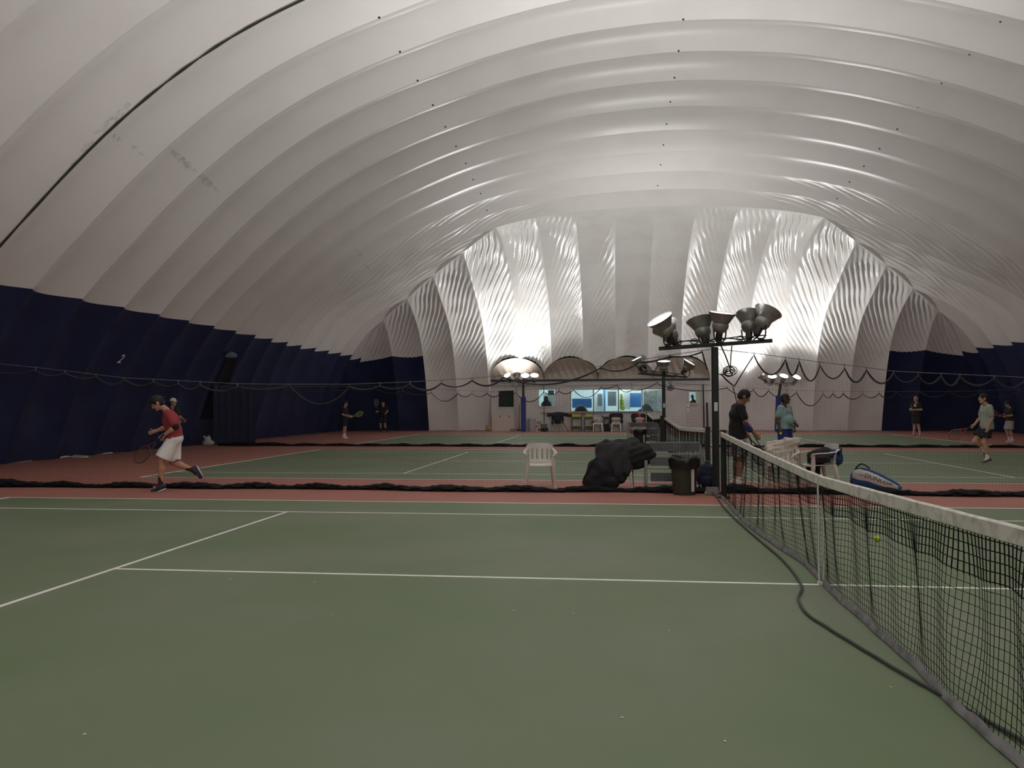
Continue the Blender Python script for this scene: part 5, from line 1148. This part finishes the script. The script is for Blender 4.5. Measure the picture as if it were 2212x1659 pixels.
# thin cord of loose netting with a blue tie in front of the man in black
P = [aty(u, v, 7.65) for u, v in [(1581, 862), (1583, 835), (1590, 862), (1597, 888), (1606, 908), (1622, 930), (1634, 950), (1650, 976)]]
m = MB(); m.tube(smoothpath([tuple(map(float, p)) for p in P[1:]], 5), [.016]*36, 6) if False else m.tube(smoothpath([tuple(map(float, p)) for p in P[1:]], 5), .009, 6); tie = m.build('slanting_rope', M_rope, None, True); tag(tie, 'black net cord slanting down in front of the man in black, tied with blue cloth', 'cord')
a = aty(1612, 921, 7.65); tag_p = [('e', tuple(map(float, a)), (.045, .04, .07)), ('c', tuple(map(float, a)), tuple(map(float, a+np.array((.06, 0, -.06)))), .04, .05)]
sdf_obj('cloth_tie', tag_p, .012, mat('tie_blue', (.025, .03, .17), .8), tie, .03, wob=.01, wl=.06)

# ------------------------------------------------------------------ things in front of the clubhouse
FP = FY-.35
def fx(u): return float(aty(u, 920, FP)[0])
def fz(v): return float(aty(1280, v, FP)[2])
# folding chair with a black jacket
x = fx(1205); t = thing('folding_chair', 'steel framed folding chair with black jackets near the ball carts', 'chair', (x, FP-.25, 0), 0)
for sx in (-1, 1):
    m = MB(); m.tube([(sx*.22, -.20, .01), (sx*.22, .0, .45), (sx*.21, .16, .84)], .016, 8); m.build('leg', M_alu, t, True); m = MB(); m.tube([(sx*.20, .22, .01), (sx*.20, -.16, .46)], .016, 8); m.build('leg', M_alu, t, True)
m = MB(); m.box((0, 0, .455), (.40, .38, .03), bev=.008); m.build('seat', M_blacktrim, t); m = MB(); m.box((0, .15, .76), (.42, .03, .16), bev=.01); m.build('backrest', M_blacktrim, t); m = MB(); m.tube([(-.22, -.2, .40), (.22, -.2, .40)], .014, 6); m.tube([(-.21, .16, .84), (.21, .16, .84)], .016, 6); m.build('crossbar', M_alu, t, True)
def jac(lb, x, y, z, w_, h_, mm, seed, dark=True): tag(sdf_obj('jacket', [('c', (x-w_*.42, y, z+h_*.32), (x+w_*.42, y, z+h_*.32), h_*.22, h_*.20), ('e', (x, y, z), (w_*.5, .16, h_*.5)), ('c', (x-w_*.45, y, z+h_*.3), (x-w_*.5, y-.02, z-h_*.45), .08, .06), ('c', (x+w_*.45, y, z+h_*.3), (x+w_*.5, y-.02, z-h_*.4), .08, .06)], .02, mm, None, .05, wob=.02, wl=.25, seed=seed), lb, 'jacket')
jac('black jacket hung over the folding chair left of the ball carts', x, FP-.10, .72, .56, .62, M_jacket, 31)
# ball carts
def cart(lb, u, seed):
    x = fx(u); t = thing('ball_cart', lb, 'ball cart', (x, FP-.15, 0), 0, 'ball carts by the clubhouse')
    for sx in (-1, 1):
        for sy in (-1, 1): m = MB(); m.box((sx*.27, sy*.2, .52), (.035, .035, .96)); m.build('post', M_bracket, t); m = MB(); m.lathe([(.001, -.015), (.04, -.015), (.04, .015), (.001, .015)], (sx*.27, sy*.2, .042), (1, 0, 0), 12); m.build('caster', M_blacktrim, t)
    for z in (.28, .80): m = MB(); m.box((0, 0, z-.09), (.54, .40, .02)); [m.box((0, sy*.2, z-.03+.0), (.54, .012, .10)) for sy in (-1, 1)]; [m.box((sx*.27, 0, z-.03), (.012, .40, .10)) for sx in (-1, 1)]; m.build('tray', M_bracket, t)
    m = MB(); m.tube([(-.27, .2, .98), (-.27, .2, 1.04), (.27, .2, 1.04), (.27, .2, .98)], .014, 6); m.build('push_handle', M_alu, t, True)
    g = random.Random(seed); bm = bmesh.new(); bmesh.ops.create_icosphere(bm, subdivisions=2, radius=.033); [setattr(f, 'smooth', True) for f in bm.faces]; me = bpy.data.meshes.new('tennis_ball'); bm.to_mesh(me); bm.free(); me.materials.append(mat('ball_yellow', (.62, .68, .06), .8))
    for lay in range(4):
        for i in range(8):
            for j in range(2 if lay < 3 else 1):
                o = bpy.data.objects.new('tennis_ball', me); o.location = (x-.235+.067*i+g.uniform(-.006, .006), FP-.15-.15+.10*j+g.uniform(-.02, .02)-(.0 if lay else 0), .752+.062*lay); link(o); tag(o, 'yellow tennis ball heaped in the top tray of the '+lb.split(',')[0].replace('tall ', ''), 'tennis ball', 'balls in the tray, '+lb.split(',')[0])
    sdf_obj('ball_bag', [('c', (-.2, -.05, .27), (.15, -.05, .27), .07, .09), ('c', (.1, -.1, .3), (.22, -.1, .38), .05, .03)], .02, mat('bag_yellow', (.52, .42, .04), .7), t, .05, wob=.015, wl=.15, seed=seed)
    return t
cart('left ball cart, with a red roll lying on it', 1246, 1); cart('right ball cart, beside the striped white chair', 1273.5, 2)
# rolls lying across
P = [aty(u, v, FP-.1) for u, v in [(1182, 897), (1192, 895.5), (1204, 893.5), (1215, 894), (1226, 896.5), (1238, 897.5)]]; m = MB(); m.tube(smoothpath([tuple(map(float, p)) for p in P], 4), .10, 10); tag(m.build('roll', M_jacket, None, True), 'long black rolled cover lying over the folding chair and left ball cart', 'roll')
P = [aty(u, v, FP-.22) for u, v in [(1227, 894.5), (1245, 894), (1267, 894)]]; m = MB(); m.tube([tuple(map(float, p)) for p in P], .045, 10); tag(m.build('roll', mat('red_roll', (.36, .035, .035), .6), None, True), 'red tube lying across the tops of the ball carts', 'tube')
a, b_ = aty(1216, 912, FP-.3), aty(1227, 928, FP-.6); m = MB(); m.tube([tuple(map(float, a)), (float(b_[0]), FP-.6, .03)], .03, 8); tag(m.build('stick', MATS['red_roll'], None, True), 'red stick leaning on the floor beside the folding chair', 'stick')
# white chairs with clothes
for u, lb, rz in [(1292, 'white plastic armchair with a striped grey jacket right of the ball carts', 0), (1331, 'white plastic armchair with a big black jacket in front of the dark table', 0), (1379, 'white plastic armchair with black and red jackets behind the farther bin', .2)]:
    plastic_chair(lb, (fx(u), FP-.55, 0), rz+PI, 'white plastic chairs by the clubhouse')
jac('grey jacket with dark stripes on the chair right of the ball carts', fx(1292), FP-.50, .68, .50, .42, mat('jacket_grey', (.34, .34, .34), .8, noise=(7, (.02, .02, .022), .5, .56)), 33)
jac('big black jacket over the chair in front of the dark table', fx(1331), FP-.50, .76, .64, .52, M_jacket, 34)
jac('black jacket over the chair behind the farther bin', fx(1379), FP-.50, .68, .66, .60, M_jacket, 35)
x = fx(1383); tag(sdf_obj('jacket', [('c', (x-.10, FP-.66, .92), (x+.02, FP-.70, .66), .08, .07), ('c', (x+.02, FP-.70, .66), (x+.16, FP-.72, .56), .08, .07), ('c', (x-.02, FP-.72, .56), (x+.2, FP-.74, .44), .06, .05)], .02, mat('cloth_red', (.44, .02, .03), .8), None, .04, wob=.012, wl=.15), 'bright red top slung over the black jacket behind the farther bin', 'jacket')
# table
x0, x1 = fx(1304), fx(1346); t = thing('table', 'dark topped table standing behind the white chair with the big black jacket', 'table', ((x0+x1)/2, FP, 0)); h = .72
m = MB(); m.box((0, 0, h), (x1-x0, .55, .06), bev=.006); m.build('tabletop', M_blacktrim, t)
for sx in (-1, 1):
    for sy in (-1, 1): m = MB(); m.box((sx*((x1-x0)/2-.06), sy*.22, h/2-.01), (.05, .05, h-.04)); m.build('leg', M_bracket, t)
m = MB(); m.box((-.2, -.1, h+.07), (.34, .2, .08), bev=.03); m2 = m.build('folded_cloth', mat('cloth_blue', (.03, .05, .20), .8)); m2.location = ((x0+x1)/2-.2, FP, 0); tag(m2, 'folded navy blue cloth on the dark table', 'cloth')
x = fx(1312); tag(sdf_obj('bag', [('c', (x, FP-.35, .14), (x+.02, FP-.35, .34), .17, .10), ('e', (x-.12, FP-.35, .36), (.14, .1, .06))], .02, M_jacket, None, .05, cuts=[((0, 0, .006), (0, 0, -1))], wob=.012, wl=.2), 'black bag on the floor under the dark table', 'bag')
def carton(nm, lb, cat, u, w_, d_, h_, mm, dy=0.0, parts=None):
    x = fx(u); t = thing(nm, lb, cat, (x, FP+dy, 0)); m = MB(); m.box((0, 0, h_/2), (w_, d_, h_), bev=.008); m.build('body', mm, t); m = MB(); m.box((0, 0, h_+.006), (w_*1.02, d_*1.02, .012)); m.build('lid', mm, t); return t
card = mat('cardboard', (.40, .28, .17), .8, noise=(5, (.30, .21, .13), .4, .7))
carton('cardboard_box', 'tall cardboard box between the dark table and the red-topped chair', 'box', 1362, .34, .3, .50, card)
carton('carton', 'pink and brown carton beside the clear bin left of the folding chair', 'box', 1162, .34, .3, .56, mat('carton_pink', (.55, .42, .36), .7, noise=(7, (.25, .15, .08), .5, .58)))
carton('crate', 'green crate on the floor left of the folding chair', 'crate', 1175, .38, .3, .40, mat('crate_green', (.10, .16, .12), .7))
carton('tub', 'grey tub on the floor at the foot of the pink board', 'tub', 1110.5, .36, .25, .14, mat('tub_grey', (.22, .23, .24), .6), -.35)
x = fx(1149); t = thing('water_bin', 'translucent grey bin standing right of the blue padded pole', 'bin', (x, FP-.1, 0)); m = MB(); m.lathe([(.001, 0), (.17, 0), (.19, .03), (.20, .5), (.21, .70), (.14, .76), (.001, .77)], n=20); m.build('body', mat('clear_plastic', (.42, .44, .47), .25, spec=.6), t, True); m = MB(); m.lathe([(.205, .66), (.22, .67), (.22, .70), (.205, .71)], n=20); m.build('rim', M_alu, t, True)
x = fx(1178); tag(sdf_obj('bag', [('e', (x, FP-.4, .11), (.22, .16, .11))], .02, M_jacket, None, .03, cuts=[((0, 0, .006), (0, 0, -1))], wob=.012, wl=.2), 'small black bag on the floor in front of the green crate', 'bag')
x = fx(1121); t = thing('broom', 'broom leaning upright between the pink board and the blue padded pole', 'broom', (x, FP+.1, 0)); m = MB(); m.tube([(0, 0, .1), (.02, .12, 1.55)], .014, 8); m.build('handle', M_bracket, t, True); m = MB(); m.box((0, 0, .06), (.34, .07, .10)); m.build('brush_head', M_jacket2, t)
x = fx(1175); m = MB(); m.tube([(x, FP+.25, .1), (x-.02, FP+.28, 2.6)], .018, 6); tag(m.build('conduit_pipe', M_pole, None, True), 'dark pipe rising past the small poster window to the roof edge', 'pipe')
x = fx(1057); tag(sdf_obj('bag', [('e', (x, FP-.3, .14), (.18, .14, .14)), ('e', (x-.06, FP-.3, .24), (.13, .12, .12))], .02, mat('bag_ochre', (.36, .28, .12), .7), None, .05, cuts=[((0, 0, .006), (0, 0, -1))], wob=.02, wl=.2), 'ochre plastic bag on the floor at the left corner of the clubhouse', 'bag')
for u, v, lb in [(1119, 928.5, 'pale ball resting by the grey tub at the foot of the broom'), (1125, 929, 'yellow ball on the floor left of the blue padded pole'), (1337, 926, 'white ball under the chair with the big black jacket')]: ball(lb, fx(u), FP-.55)
